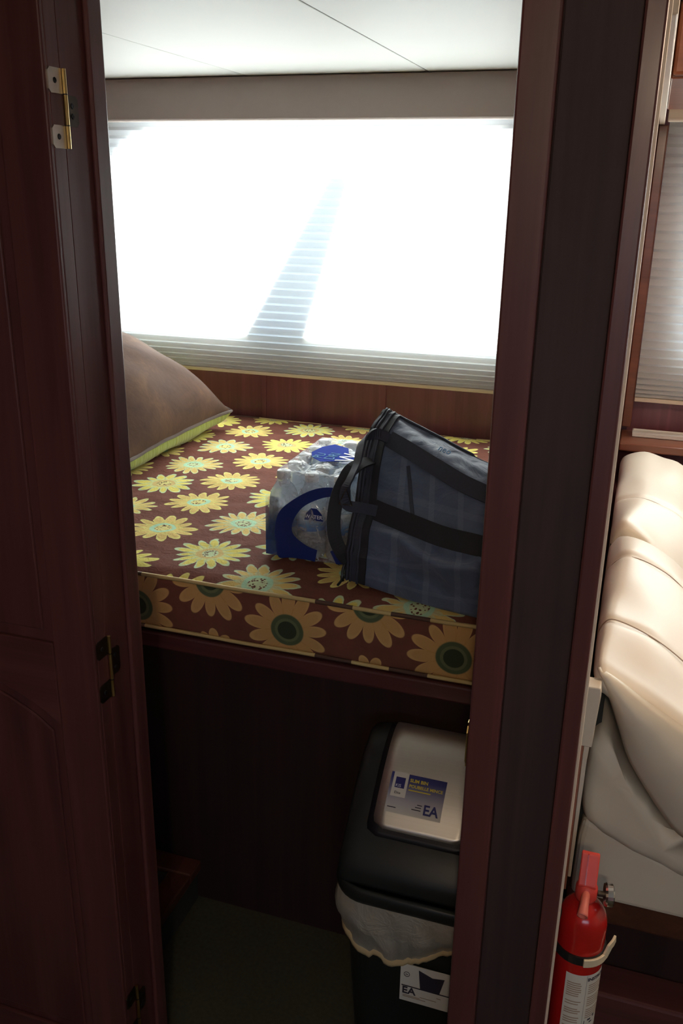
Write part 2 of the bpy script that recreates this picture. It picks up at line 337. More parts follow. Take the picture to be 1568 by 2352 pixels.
# ------------------------------------------------------------------ mesh helpers
class MB:
    def __init__(s): s.v = []; s.f = []; s.uv = None
    def add(s, vs, fs):
        o = len(s.v); s.v += [tuple(p) for p in vs]; s.f += [tuple(i + o for i in f) for f in fs]; return s
    def box(s, x0, x1, y0, y1, z0, z1):
        return s.add([(x0, y0, z0), (x1, y0, z0), (x1, y1, z0), (x0, y1, z0), (x0, y0, z1), (x1, y0, z1), (x1, y1, z1), (x0, y1, z1)],
                     [(0, 3, 2, 1), (4, 5, 6, 7), (0, 1, 5, 4), (1, 2, 6, 5), (2, 3, 7, 6), (3, 0, 4, 7)])
    def prism(s, poly, axis, a0, a1):
        """poly of 2D points in the plane normal to axis ('x': (y,z), 'y': (x,z), 'z': (x,y))"""
        def P(q, a): return {'x': (a, q[0], q[1]), 'y': (q[0], a, q[1]), 'z': (q[0], q[1], a)}[axis]
        n = len(poly)
        vs = [P(q, a0) for q in poly] + [P(q, a1) for q in poly]
        fs = [tuple(range(n))[::-1], tuple(range(n, 2 * n))] + [(i, (i + 1) % n, n + (i + 1) % n, n + i) for i in range(n)]
        return s.add(vs, fs)
    def frame(s, outer, inner, y0, y1):
        n = len(outer)
        vs = [(p[0], y0, p[1]) for p in outer] + [(p[0], y0, p[1]) for p in inner] + [(p[0], y1, p[1]) for p in outer] + [(p[0], y1, p[1]) for p in inner]
        fs = []
        for i in range(n):
            j = (i + 1) % n
            fs += [(i, j, n + j, n + i), (2 * n + i, 3 * n + i, 3 * n + j, 2 * n + j), (i, 2 * n + i, 2 * n + j, j), (n + i, n + j, 3 * n + j, 3 * n + i)]
        return s.add(vs, fs)
    def loft(s, rings, closed=True, caps=True):
        n = len(rings[0]); o = len(s.v); vs = [p for r in rings for p in r]; fs = []
        for k in range(len(rings) - 1):
            for i in range(n if closed else n - 1):
                j = (i + 1) % n
                fs.append((k * n + i, k * n + j, (k + 1) * n + j, (k + 1) * n + i))
        if caps and closed:
            fs.append(tuple(range(n))[::-1]); q = (len(rings) - 1) * n; fs.append(tuple(range(q, q + n)))
        return s.add(vs, fs)
    def lathe(s, prof, c=(0, 0, 0), seg=24, axis=(0, 0, 1)):
        ax = Vector(axis).normalized(); q = ax.to_track_quat('Z', 'Y')
        rings = []
        for r, h in prof:
            r = max(r, 1e-5)
            rings.append([tuple(Vector(c) + q @ Vector((r * math.cos(2 * PI * i / seg), r * math.sin(2 * PI * i / seg), h))) for i in range(seg)])
        return s.loft(rings)
    def tube(s, pts, r, seg=8, closed=False):
        pts = [Vector(p) for p in pts]; n = len(pts); rings = []
        for i, p in enumerate(pts):
            a = pts[(i - 1) % n] if (closed or i > 0) else p; b = pts[(i + 1) % n] if (closed or i < n - 1) else p
            d = (b - a).normalized(); q = d.to_track_quat('Z', 'Y')
            rings.append([tuple(p + q @ Vector((r * math.cos(2 * PI * k / seg), r * math.sin(2 * PI * k / seg), 0))) for k in range(seg)])
        # keep neighbouring rings aligned
        for k in range(1, n):
            best = min(range(seg), key=lambda m: (Vector(rings[k][m]) - Vector(rings[k - 1][0])).length)
            rings[k] = rings[k][best:] + rings[k][:best]
        if closed: rings.append(rings[0]); return s.loft(rings, caps=False)
        return s.loft(rings)
    def ribbon(s, pts, wdirs, b, th):
        rings = []; n = len(pts); pts = [Vector(p) for p in pts]
        for i, p in enumerate(pts):
            d = (pts[min(i + 1, n - 1)] - pts[max(i - 1, 0)]).normalized()
            w = Vector(wdirs[i] if isinstance(wdirs, list) else wdirs); w = (w - d * w.dot(d)).normalized(); nn = d.cross(w)
            rings.append([tuple(p + w * b / 2 + nn * th / 2), tuple(p - w * b / 2 + nn * th / 2), tuple(p - w * b / 2 - nn * th / 2), tuple(p + w * b / 2 - nn * th / 2)])
        return s.loft(rings)

def obj(name, mb, mat, parent=None, bevel=0.0, smooth=False, seg=2, sub=0, label=None, solid=0.0):
    me = bpy.data.meshes.new(name); me.from_pydata(mb.v, [], mb.f); me.validate()
    bm = bmesh.new(); bm.from_mesh(me); bmesh.ops.recalc_face_normals(bm, faces=bm.faces); bm.to_mesh(me); bm.free()
    if mb.uv:
        ul = me.uv_layers.new(name='UVMap')
        for lp in me.loops: ul.data[lp.index].uv = mb.uv[lp.vertex_index]
    me.materials.append(M[mat] if isinstance(mat, str) else mat)
    o = bpy.data.objects.new(name, me); COL.objects.link(o)
    if parent: o.parent = parent
    if solid:
        md = o.modifiers.new('solid', 'SOLIDIFY'); md.thickness = solid; md.offset = 0
    if bevel:
        md = o.modifiers.new('bevel', 'BEVEL'); md.width = bevel; md.segments = seg; md.limit_method = 'ANGLE'; md.angle_limit = math.radians(35)
    if sub:
        md = o.modifiers.new('sub', 'SUBSURF'); md.levels = sub; md.render_levels = sub
    if smooth or sub:
        for p in me.polygons: p.use_smooth = True
    elif bevel:
        for p in me.polygons: p.use_smooth = False
    if label: o['label'] = label
    return o
def box(*a): return MB().box(*a)
def thing(name, label, cat, loc=(0, 0, 0), group=None):
    """Empty at the thing's base; parts are given in world coordinates and offset back"""
    o = bpy.data.objects.new(name, None); COL.objects.link(o); o.empty_display_size = 0.05
    o['label'] = label; o['category'] = cat
    if group: o['group'] = group
    o['_loc'] = loc
    return o
def tag(o, label, cat, group=None):
    o['label'] = label; o['category'] = cat
    if group: o['group'] = group
    return o
def struct(o, label=None):
    o['kind'] = 'structure'
    if label: o['label'] = label
    return o
def smooth_path(pts, n=6):
    out = []; P = [Vector(p) for p in pts]
    for i in range(len(P) - 1):
        p0 = P[max(i - 1, 0)]; p1 = P[i]; p2 = P[i + 1]; p3 = P[min(i + 2, len(P) - 1)]
        for k in range(n):
            t = k / n
            out.append(0.5 * ((2 * p1) + (p2 - p0) * t + (2 * p0 - 5 * p1 + 4 * p2 - p3) * t * t + (3 * p1 - p0 - 3 * p2 + p3) * t ** 3))
    out.append(P[-1]); return out
def rrect(x0, x1, y0, y1, r, n=6):
    pts = []
    R = r if isinstance(r, tuple) else (r, r, r, r)
    for cx, cy, a, r in ((x1 - R[0], y1 - R[0], 0, R[0]), (x0 + R[1], y1 - R[1], PI / 2, R[1]), (x0 + R[2], y0 + R[2], PI, R[2]), (x1 - R[3], y0 + R[3], 1.5 * PI, R[3])):
        for k in range(n + 1):
            t = a + PI / 2 * k / n; pts.append((cx + r * math.cos(t), cy + r * math.sin(t)))
    return pts
def text_mesh(name, body, size, mat, parent, origin, xdir, ydir, align='LEFT', depth=0.0004, spacing=1.0, bold=0.0, wrap=None):
    cu = bpy.data.curves.new(name, 'FONT'); cu.body = body; cu.size = size; cu.align_x = align; cu.align_y = 'BOTTOM_BASELINE'
    cu.extrude = depth; cu.space_character = spacing; cu.offset = bold; cu.resolution_u = 3
    tmp = bpy.data.objects.new('tmp_text', cu); COL.objects.link(tmp)
    dg = bpy.context.evaluated_depsgraph_get(); dg.update()
    me = bpy.data.meshes.new_from_object(tmp.evaluated_get(dg)); bpy.data.objects.remove(tmp); bpy.data.curves.remove(cu)
    xd = Vector(xdir).normalized(); yd = Vector(ydir); yd = (yd - xd * yd.dot(xd)).normalized(); zd = xd.cross(yd); org = Vector(origin)
    for v in me.vertices:
        c = v.co.copy()
        v.co = wrap(c) if wrap else org + xd * c.x + yd * c.y + zd * c.z
    me.materials.clear(); me.materials.append(M[mat]); me.name = name
    o = bpy.data.objects.new(name, me); COL.objects.link(o); o.parent = parent
    return o

# ================================================================== THE ROOM
ZC = 1.932; YW = 2.86; XL = -1.95; XR = 2.4; YB = -1.6
struct(obj('floor', box(XL - .1, XR + .1, YB - .1, YW + .14, -0.10, 0.0), 'carpet'), 'dark olive brown carpet')
# --- ceiling: vinyl panels with recessed seams
ceil = struct(obj('ceiling', box(XL - .1, XR + .1, YB - .1, YW + .14, ZC + 0.004, ZC + 0.10), 'ceiling'), 'white vinyl headliner in wide panels')
seams = [XL, -1.225, -0.66, -0.108]
for a, b in zip(seams[:-1], seams[1:]):
    obj('headliner_panel', box(a + .0012, b - .0012, 1.16, YW - .02, ZC - 0.006, ZC + 0.004), 'ceiling', ceil, bevel=0.003)
obj('headliner_panel', box(-0.0, XR, YB, YW - .02, ZC - 0.006, ZC + 0.004), 'ceiling', ceil, bevel=0.003)

# --- window wall with two openings (rounded corners)
def wall_with_holes(x0, x1, z0, z1, holes, y0, y1):
    mb = MB(); cuts = []
    xs = x0
    for (hx0, hx1, hz0, hz1, r) in holes:
        m0 = hx0 - 0.04; m1 = hx1 + 0.04
        mb.box(xs, m0, y0, y1, z0, z1)
        inner = rrect(hx0, hx1, hz0, hz1, r, 8)
        # outer ring of the same count, projected onto the cell rectangle
        cx, cz = (m0 + m1) / 2, (z0 + z1) / 2; outer = []
        n = len(inner); c = 9
        corners = [(m1, z1), (m0, z1), (m0, z0), (m1, z0)]
        for q in range(4):
            for k in range(c):
                p = inner[q * c + k]; cn = corners[q]
                if k < c // 2: outer.append((cn[0], p[1]) if q in (0, 2) else (p[0], cn[1]))
                elif k == c // 2: outer.append(cn)
                else: outer.append((p[0], cn[1]) if q in (0, 2) else (cn[0], p[1]))
        mb.frame(outer, inner, y0, y1)
        xs = m1
    mb.box(xs, x1, y0, y1, z0, z1)
    return mb
W1 = (-1.83, -0.31, 1.135, 1.845, (0.20, 0.26, 0.04, 0.04)); W2 = (0.13, 1.50, 1.135, 1.845, 0.10); W_FILL = (0.0, 1.6, 1.15, 1.70, 0.10)  # last opening is added behind the viewpoint to let in sky fill
wall = struct(obj('wall_window', wall_with_holes(XL - .1, XR + .1, 0.0, ZC + .004, [W1, W2], YW, YW + 0.07), 'wood_wall'), 'mahogany panelled wall under the window shades')
px = [-1.94, -1.217, -0.784, -0.352, -0.105]
for a, b in zip(px[:-1], px[1:]):
    obj('wall_panel', box(a + .001, b - .001, YW - .006, YW, 0.70, 1.03), 'wood_wall', wall, bevel=0.001)
for x in (-1.217, -0.784, -0.352):
    obj('batten', box(x - .009, x + .009, YW - .010, YW - .0061, 0.70, 1.03), M['wood_wall'], wall, bevel=0.002)
obj('screw_cover', MB().lathe([(0.0, 0), (.006, 0), (.005, .004), (0.0, .005)], (-1.222, YW - .0101, 1.003), 10, (0, -1, 0)), 'cream_board', wall, smooth=True)
obj('wall_panel', box(0.0, XR, YW - .006, YW, 0.70, 1.03), 'wood_wall', wall, bevel=0.001)
struct(obj('wall_left', box(XL - .1, XL, YB - .1, YW, 0, ZC + .004), 'wood'), 'mahogany end wall')
struct(obj('wall_right', box(XR, XR + .1, YB - .1, YW, 0, ZC + .004), 'wall_white'), 'off white end wall of the seating area')
struct(obj('wall_behind', wall_with_holes(XL, XR, 0.0, ZC + .004, [W_FILL], YB - .07, YB), 'wood'), 'wall behind the viewpoint with a window added for fill light')

# --- windows
def rad(r, d): return tuple(max(.015, q + d) for q in r) if isinstance(r, tuple) else max(.015, r + d)
for i, (w, YF) in enumerate(((W1, YW), (W2, YW), (W_FILL, YB - .105))):  # the third window is the one added for fill
    inner = rrect(w[0] + .025, w[1] - .025, w[2] + .025, w[3] - .025, rad(w[4], -.025), 8)
    outer = rrect(w[0] + .0005, w[1] - .0005, w[2] + .0005, w[3] - .0005, w[4], 8)
    wn = struct(obj('window_%d' % (i + 1), MB().frame(outer, inner, YF + .035, YF + .068), 'dark_steel'), 'aluminium framed window')
    obj('pane', MB().prism(rrect(w[0] + .02, w[1] - .02, w[2] + .02, w[3] - .02, w[4], 8), 'y', YF + .050, YF + .053), 'glass', wn)
    if i < 2:
        fo = rrect(w[0] - .055, w[1] + .055, w[2] - .055, w[3] + .055, rad(w[4], .05), 8); fi = rrect(w[0] + .0005, w[1] - .0005, w[2] + .0005, w[3] - .0005, w[4], 8)
        obj('bounce_flange', MB().frame(fo, fi, YW - .004, YW - .0005), 'white_plastic', wn)  # unseen white ring added to bounce daylight onto the lower shade

# --- bedroom front wall, doorway and partition
YD = 1.06
struct(obj('wall_front', MB().box(XL, -0.758, YD, 1.15, 0, ZC + .004).box(-0.758, -0.100, YD, 1.15, 1.868, ZC + .004), 'wood'), 'mahogany front wall of the sleeping cabin')
jamb = struct(obj('trim_1', box(-0.758, -0.718, YD - .006, 1.152, 0.0, 1.868), 'wood', bevel=0.003), 'dark mahogany door jamb with stop')
obj('door_stop', box(-0.718, -0.710, 1.112, 1.148, 0.0, 1.868), 'wood', jamb, bevel=0.004, seg=3)
part = struct(obj('wall_partition', box(-0.100, -0.016, 1.15, YW - .006, 0.0, ZC - .0), 'wood'), 'wooden partition between bed and sofa')
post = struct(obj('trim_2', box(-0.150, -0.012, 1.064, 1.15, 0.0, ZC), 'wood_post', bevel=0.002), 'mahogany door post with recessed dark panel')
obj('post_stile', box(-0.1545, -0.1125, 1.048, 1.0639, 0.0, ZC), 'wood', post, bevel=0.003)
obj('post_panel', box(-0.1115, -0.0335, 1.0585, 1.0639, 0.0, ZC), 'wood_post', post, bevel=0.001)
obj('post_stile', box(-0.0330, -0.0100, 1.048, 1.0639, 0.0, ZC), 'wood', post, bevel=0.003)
obj('edge_glint', box(-0.0115, -0.0065, 1.066, 1.085, 0.0, ZC), 'cream_board', post, bevel=0.0015, label='pale strip standing in for light along the post edge')  # pale colour imitates light reflected along the edge of the post
sp = obj('strike_plate', box(-0.1562, -0.1546, 1.052, 1.085, 0.855, 0.925), 'brass', post, bevel=0.0006, label='brass strike plate')
obj('strike_lip', MB().prism([(1.046, .868), (1.052, .860), (1.052, .920), (1.046, .912)], 'x', -0.1562, -0.1546), 'brass', sp)

# --- cabin door swung fully open against the wall
door = struct(bpy.data.objects.new('door_1', None), 'mahogany cabin door with raised panels, swung fully open'); COL.objects.link(door)
DX0, DX1, DY0, DY1, DZ1 = -1.325, -0.7165, 1.0205, 1.0535, 1.86
obj('door_slab', box(DX0, DX1, DY0 + .008, DY1, 0.02, DZ1), 'wood', door, bevel=0.0015)
obj('stile', box(DX1 - .072, DX1, DY0, DY0 + .0079, 0.02, DZ1), 'wood', door, bevel=0.0025)
obj('stile', box(DX0, DX0 + .072, DY0, DY0 + .0079, 0.02, DZ1), 'wood', door, bevel=0.0025)
def arch_rail(z_low, z_arch, z_top):
    xa, xb = DX0 + .0725, DX1 - .0725; pts = [(xa, z_top), (xa, z_low)]
    for k in range(1, 16):
        f = k / 16; pts.append((xa + (xb - xa) * f, z_low + (z_arch - z_low) * math.sin(PI * f) ** 0.8))
    pts += [(xb, z_low), (xb, z_top)]
    return MB().prism(pts, 'y', DY0, DY0 + .0079)
obj('rail', arch_rail(0.80, 0.878, 0.945), 'wood_x', door, bevel=0.002)
obj('rail', arch_rail(1.70, 1.775, DZ1), 'wood_x', door, bevel=0.002)
obj('rail', box(DX0 + .0725, DX1 - .0725, DY0, DY0 + .0079, 0.02, 0.14), 'wood_x', door, bevel=0.0025)
def arch_panel(z0, z_low, z_arch):
    xa, xb = DX0 + .090, DX1 - .090; pts = [(xb, z0), (xa, z0), (xa, z_low)]
    for k in range(1, 16):
        f = k / 16; pts.append((xa + (xb - xa) * f, z_low + (z_arch - z_low) * math.sin(PI * f) ** 0.8))
    pts.append((xb, z_low)); return MB().prism(pts, 'y', DY0 + .003, DY0 + .0079)
obj('raised_panel', arch_panel(0.158, 0.785, 0.862), 'wood', door, bevel=0.004)
obj('raised_panel', arch_panel(0.963, 1.685, 1.758), 'wood', door, bevel=0.004)
# --- hinges
def hinge(zs, matp, matk):
    zt, za, zb, z0 = zs
    h = obj('hinge', MB().lathe([(0, z0), (.0027, z0), (.0027, zt), (0, zt)], (-0.7125, 1.0555, 0), 12), matk, door, smooth=False, label='brass butt hinge')
    for (c, d) in ((za, zt), (z0, zb)):
        p = obj('hinge_leaf', MB().prism([(1.0535, c), (1.0535, d), (1.030, d), (1.026, d - .004), (1.026, c + .004), (1.030, c)], 'x', -0.7164, -0.7148), matp, h)
    p = obj('hinge_leaf', MB().prism([(1.0575, zb), (1.0575, za), (1.083, za), (1.087, za - .004), (1.087, zb + .004), (1.083, zb)], 'x', -0.7179, -0.7163), 'dark_steel', h)
    for y, zz, xx in ((1.039, (zt + za) / 2, -0.7148), (1.039, (z0 + zb) / 2, -0.7148), (1.074, zb + .012, -0.7163), (1.074, za - .012, -0.7163)):
        obj('screw', MB().lathe([(0, 0), (.0036, 0), (.003, .0008), (.0012, .0003), (0, .0003)], (xx, y, zz), 12, (1, 0, 0)), 'screw', h, smooth=True)
    for zz in (za, zb):
        obj('knuckle_gap', MB().lathe([(.0024, -.0006), (.0030, -.0006), (.0030, .0006), (.0024, .0006)], (-0.7125, 1.0555, zz), 12), 'screw', h)
hinge((1.737, 1.708, 1.672, 1.645), 'plate', 'brass')
hinge((0.955, 0.925, 0.880, 0.850), 'dark_steel', 'brass')
hinge((0.255, 0.225, 0.180, 0.150), 'dark_steel', 'brass')

# ================================================================== WINDOW SHADES AND VALANCES
def shade(name_label, x0, x1, z0, z1, y, group):
    root = thing('pleated_shade', name_label, 'window shade', group=group)
    n = 34; w = [1.0] * n
    for k in range(n):
        if k < 7: w[k] = 0.42 + 0.58 * (k / 7.0)
    tot = sum(w); zs = [z0 + .012]; H = z1 - .02 - zs[0]
    ring_prev = None; mb = MB(); rows = []; z = zs[0]
    for k in range(n):
        h = H * w[k] / tot; d = 0.0115
        rows += [(y + d * .2, z), (y - d, z + h * .34), (y - d * .9, z + h * .40)]
        z += h
    rows.append((y + d * .2, z))
    cols = 12; pts = []
    for (yy, zz) in rows: pts.append([(x0 + (x1 - x0) * i / cols, yy, zz) for i in range(cols + 1)])
    mb.loft(pts, closed=False)
    obj('pleated_fabric', mb, 'shade', root)
    obj('bottom_rail', box(x0, x1, y - .013, y + .010, z0, z0 + .0118), 'cream_board', root, bevel=0.002)
    obj('head_rail', box(x0, x1, y - .014, y + .016, z1 - .022, z1), 'white_plastic', root, bevel=0.003)
    return root
shade('wide white pleated shade drawn over the window above the bed', -1.92, -0.108, 1.003, 1.850, 2.822, None)
shade('cream pleated shade over the window behind the sofa', 0.012, 1.62, 1.016, 1.850, 2.822, None)
tag(obj('valance', MB().prism([(2.794, 1.80), (2.768, 1.80), (2.762, 1.806), (2.762, ZC - .008), (2.794, ZC - .008)], 'x', -1.945, -0.104), 'valance', bevel=0.003),
    'long taupe padded valance above the bed window', 'valance')
v2 = tag(obj('valance', MB().prism([(2.745, 1.787), (2.718, 1.787), (2.712, 1.793), (2.712, ZC - .008), (2.745, ZC - .008)], 'x', 0.006, 1.8), 'cream_board', bevel=0.003),
    'cream valance above the window behind the sofa', 'valance')
tag(obj('side_board', box(-0.0155, -0.0005, 1.16, 2.85, 1.787, ZC - .008), 'cream_board', bevel=0.002), 'narrow cream board along the top of the wooden partition', 'board')
tag(obj('window_casing', box(-0.0155, 0.0105, 2.826, 2.853, 0.932, 1.786), 'wood_salon', bevel=0.003), 'reddish wooden casing strip left of the cream pleated shade', 'trim')
cab = thing('overhead_cabinet', 'orange mahogany overhead cabinet under the ceiling above the sofa', 'cabinet')
obj('carcass', box(0.000, 1.8, 1.88, 2.515, 1.800, ZC - .007), 'wood_salon', cab, bevel=0.003)
obj('cabinet_door', box(0.002, 0.90, 1.862, 1.879, 1.804, ZC - .010), 'wood_salon', cab, bevel=0.006)
obj('cabinet_door', box(0.91, 1.79, 1.862, 1.879, 1.804, ZC - .010), 'wood_salon', cab, bevel=0.006)

# ================================================================== BED
base = thing('bed_base', 'dark mahogany bed base below the flowered mattress', 'bed base')
BX0, BX1, BY = -1.945, -0.104, 1.533
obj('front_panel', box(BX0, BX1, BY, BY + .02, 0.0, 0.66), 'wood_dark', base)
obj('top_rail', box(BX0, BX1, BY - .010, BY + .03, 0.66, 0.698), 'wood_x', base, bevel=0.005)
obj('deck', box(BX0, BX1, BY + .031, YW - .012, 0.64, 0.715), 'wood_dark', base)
obj('gap_shade_board', box(BX0, BX1, BY + .018, BY + .030, 0.698, 0.716), 'dark_void', base)  # near-black filler for the shade between mattress and rail
obj('gap_shade_strip', box(BX0, BX1, BY + .004, BY + .0175, 0.6985, 0.7155), 'dark_void', base)  # dark strip for the same shaded gap

mat_root = thing('mattress', 'brown mattress printed all over with yellow sunflowers', 'mattress')
MX0, MX1, MY0, MY1, MZ0, MZ1 = -1.94, -0.106, 1.503, 2.848, 0.717, 0.850
mb = MB(); nx, ny = 130, 96; rows = []
for j in range(ny + 1):
    r = []
    for i in range(nx + 1):
        x = MX0 + .004 + (MX1 - MX0 - .008) * i / nx; y = MY0 + .006 + (MY1 - MY0 - .012) * j / ny
        e = min(x - MX0, MX1 - x, y - MY0, MY1 - y); roll = max(0, 1 - e / 0.05) ** 2 * 0.012
        q = 0.0035 * noise.noise(Vector((x * 22, y * 22, 0))) + 0.003 * noise.noise(Vector((x * 7, y * 7, 3)))
        r.append((x, y, MZ1 + q - roll))
    rows.append(r)
mb.loft(rows, closed=False)
obj('quilted_top', mb, 'quilt_top', mat_root, smooth=True)
mb = MB(); rr = rrect(MX0 + .006, MX1 - .006, MY0 + .006, MY1 - .006, .03, 5); rings = []
per = []
for k in range(len(rr)):
    a, b = Vector(rr[k]), Vector(rr[(k + 1) % len(rr)]); m = max(1, int((b - a).length / 0.03))
    per += [tuple(a.lerp(b, q / m)) for q in range(m)]
cxm, cym = (MX0 + MX1) / 2, (MY0 + MY1) / 2
for k in range(9):
    f = k / 8; bulge = 0.006 * math.sin(PI * f); ring = []
    for (x, y) in per:
        dx = 1 if x > MX1 - .03 else (-1 if x < MX0 + .03 else 0); dy = 1 if y > MY1 - .03 else (-1 if y < MY0 + .03 else 0)
        wv = 0.002 * noise.noise(Vector((x * 12, y * 12, f * 3)))
        ring.append((x + dx * (bulge - .001), y + dy * (bulge + wv * (dx == 0)), MZ0 + (MZ1 - .012 - MZ0) * f))
    rings.append(ring)
mb.loft(rings)
obj('side_border', mb, 'quilt_side', mat_root, smooth=True)
for zz, nm in ((MZ1 - .009, 'piping'), (MZ0 + .005, 'piping')):
    pp = [(x + (0.004 if x > MX1 - .03 else (-0.003 if x < MX0 + .03 else 0)), y - .004 * (y < MY0 + .03), zz + .002 * noise.noise(Vector((x * 9, y * 9, zz)))) for (x, y) in per]
    obj(nm, MB().tube(pp, 0.0042, 6, closed=True), 'piping', mat_root, smooth=True)

# ================================================================== PILLOW
pil = thing('cushion', 'large brown velvet cushion with green underside leaning on the bed', 'cushion')
PU, PV = 0.34, 0.262                                       # half sizes: along Y and up the slope
tilt = math.radians(27); p_c = Vector((-1.252 - PV * math.cos(tilt), 2.318, .907 + PV * math.sin(tilt)))
ev = Vector((-math.cos(tilt), 0.0, math.sin(tilt))); eu = Vector((0.0, 1, 0)); en = eu.cross(ev).normalized()
if en.z < 0: en = -en
def pillow_side(sign, T):
    n = 44; rows = []
    for j in range(n + 1):
        v = math.sin(PI / 2 * (-1 + 2 * j / n)); r = []
        for i in range(n + 1):
            u = math.sin(PI / 2 * (-1 + 2 * i / n))
            pin = 1 - 0.06 * (1 - abs(v) ** 3) * (abs(u) ** 6); pinv = 1 - 0.05 * (1 - abs(u) ** 3) * (abs(v) ** 6)
            h = T * (max(0, 1 - abs(u) ** 2.6) ** 0.62) * (max(0, 1 - abs(v) ** 2.6) ** 0.62) if sign > 0 else (.043 + (v + 1) * PV * math.sin(tilt)) * (max(0, 1 - abs(u) ** 8) ** 0.45) * (max(0, 1 - abs(v) ** 14) ** 0.30)
            p = p_c + eu * (u * PU * pin) + ev * (v * PV * pinv) + (en * (h + 0.001) if sign > 0 else Vector((.04, 0, -1)) * (h + .001))
            h2 = 0.010 * noise.noise(Vector((u * 2.2 + 5, v * 2.2, sign))) * min(1, h / T)
            p += en * (sign * h2); r.append(tuple(p))
        rows.append(r)
    return MB().loft(rows, closed=False)
obj('velvet_front', pillow_side(1, 0.120), 'velvet', pil, smooth=True)
obj('green_back', pillow_side(-1, 0.046), 'green', pil, smooth=True)
sp_ = []
for k in range(96):
    f = k / 96 * 4; s = int(f); q = -1 + 2 * (f - s)
    u, v = [(q, -1), (1, q), (-q, 1), (-1, -q)][s]
    pin = 1 - 0.06 * (1 - abs(v) ** 3) * (abs(u) ** 6); pinv = 1 - 0.05 * (1 - abs(u) ** 3) * (abs(v) ** 6)
    sp_.append(p_c + eu * (u * PU * pin) + ev * (v * PV * pinv) + en * (.004 * noise.noise(Vector((k * .4, 0, 0)))))
obj('piping', MB().tube(sp_, 0.0058, 7, closed=True), 'velvet_seam', pil, smooth=True)
tg = p_c + eu * (PU * .985) + ev * (-.42 * PV)
obj('care_tag', MB().ribbon([tg, tg + eu * .012 + ev * .004 + en * .012, tg + eu * .026 + en * .016], ev, 0.05, 0.001), 'white_plastic', pil, label='small white care tag')

# ================================================================== WATER PACK
pack = thing('water_pack', 'shrink wrapped pack of clear water bottles on the flowered mattress', 'water bottles')
PX = [-0.6805, -0.6165, -0.5525]; PY = [1.698, 1.764, 1.830, 1.896, 1.962]; PZ = MZ1 + .004
prof = [(0, 0), (.022, 0), (.0285, .004), (.0312, .012), (.0300, .020), (.0312, .028), (.0300, .036), (.0312, .044), (.0300, .052), (.0312, .060), (.0315, .066),
        (.0315, .112), (.0308, .118), (.0312, .124), (.0285, .138), (.0215, .152), (.0145, .160), (.0132, .164), (.0132, .168), (0, .168)]
b0 = obj('bottle', MB().lathe(prof, (0, 0, 0), 24), 'pet', pack, smooth=True)
c0 = obj('cap', MB().lathe([(0, .1685), (.0145, .1685), (.0150, .170), (.0150, .183), (.0138, .1855), (0, .186)], (0, 0, 0), 20), 'cap', b0, smooth=True)
l0 = obj('label_band', MB().lathe([(.0318, .066), (.0321, .0665), (.0321, .1115), (.0318, .112)], (0, 0, 0), 24), 'bottle_label', b0, smooth=True)
l0.data.materials[0] = M['bottle_label']
firstb = True
for j, y in enumerate(PY):
    for i, x in enumerate(PX):
        if firstb: b = b0; firstb = False
        else:
            b = b0.copy(); COL.objects.link(b); b.parent = pack
            for ch in (c0, l0):
                k = ch.copy(); COL.objects.link(k); k.parent = b
        b.location = (x + random.uniform(-.0006, .0006), y, PZ)
# shrink film : scalloped walls, tented top
x0, x1, y0, y1 = PX[0] - .034, PX[-1] + .034, PY[0] - .034, PY[-1] + .034
def film_ring(z, inset, scal, nseg=96):
    r = []
    rr = rrect(x0 + inset, x1 - inset, y0 + inset, y1 - inset, .030, 6); pp = []
    for k in range(len(rr)):
        a, b = Vector(rr[k]), Vector(rr[(k + 1) % len(rr)]); m = max(1, int((b - a).length / 0.011))
        pp += [tuple(a.lerp(b, q / m)) for q in range(m)]
    return pp
NP = 120
def resample(pp, n):
    P = [Vector(p) for p in pp]; P.append(P[0]); L = [0]
    for a, b in zip(P[:-1], P[1:]): L.append(L[-1] + (b - a).length)
    out = []; k = 0
    for i in range(n):
        s = L[-1] * i / n
        while L[k + 1] < s: k += 1
        f = (s - L[k]) / max(1e-9, L[k + 1] - L[k]); out.append(P[k].lerp(P[k + 1], f))
    return out
rings = []
for (z, ins, sc) in [(0.003, -.0035, 0), (.012, -.001, .001), (.03, -.001, .002), (.06, -.001, .003), (.09, -.001, .003), (.115, 0.000, .003), (.128, .003, .004), (.142, .0075, .006), (.155, .0125, .008), (.170, .0165, .008), (.184, .0185, .004), (.1885, .022, .001)]:
    ring = []
    for p in resample(film_ring(z, ins, sc), NP):
        fx = math.cos((p.x - PX[0]) / .064 * 2 * PI) ; fy = math.cos((p.y - PY[0]) / .066 * 2 * PI)
        onx = abs(p.y - y0) < .03 or abs(p.y - y1) < .03
        d = (1 - (fx if onx else fy)) / 2 * sc; cdir = Vector(((x0 + x1) / 2 - p.x, (y0 + y1) / 2 - p.y)); cdir.normalize()
        n_ = .002 * noise.noise(Vector((p.x * 60, p.y * 60, z * 40)))
        q = p + cdir * (d + n_); ring.append((q.x, q.y, PZ + z + (0.006 * noise.noise(Vector((p.x * 30, p.y * 30, 1))) if z < .005 and False else 0)))
    rings.append(ring)
wrap = obj('shrink_wrap', MB().loft(rings, caps=False), 'film', pack, smooth=True)
rows = []; n1, n2 = 30, 48
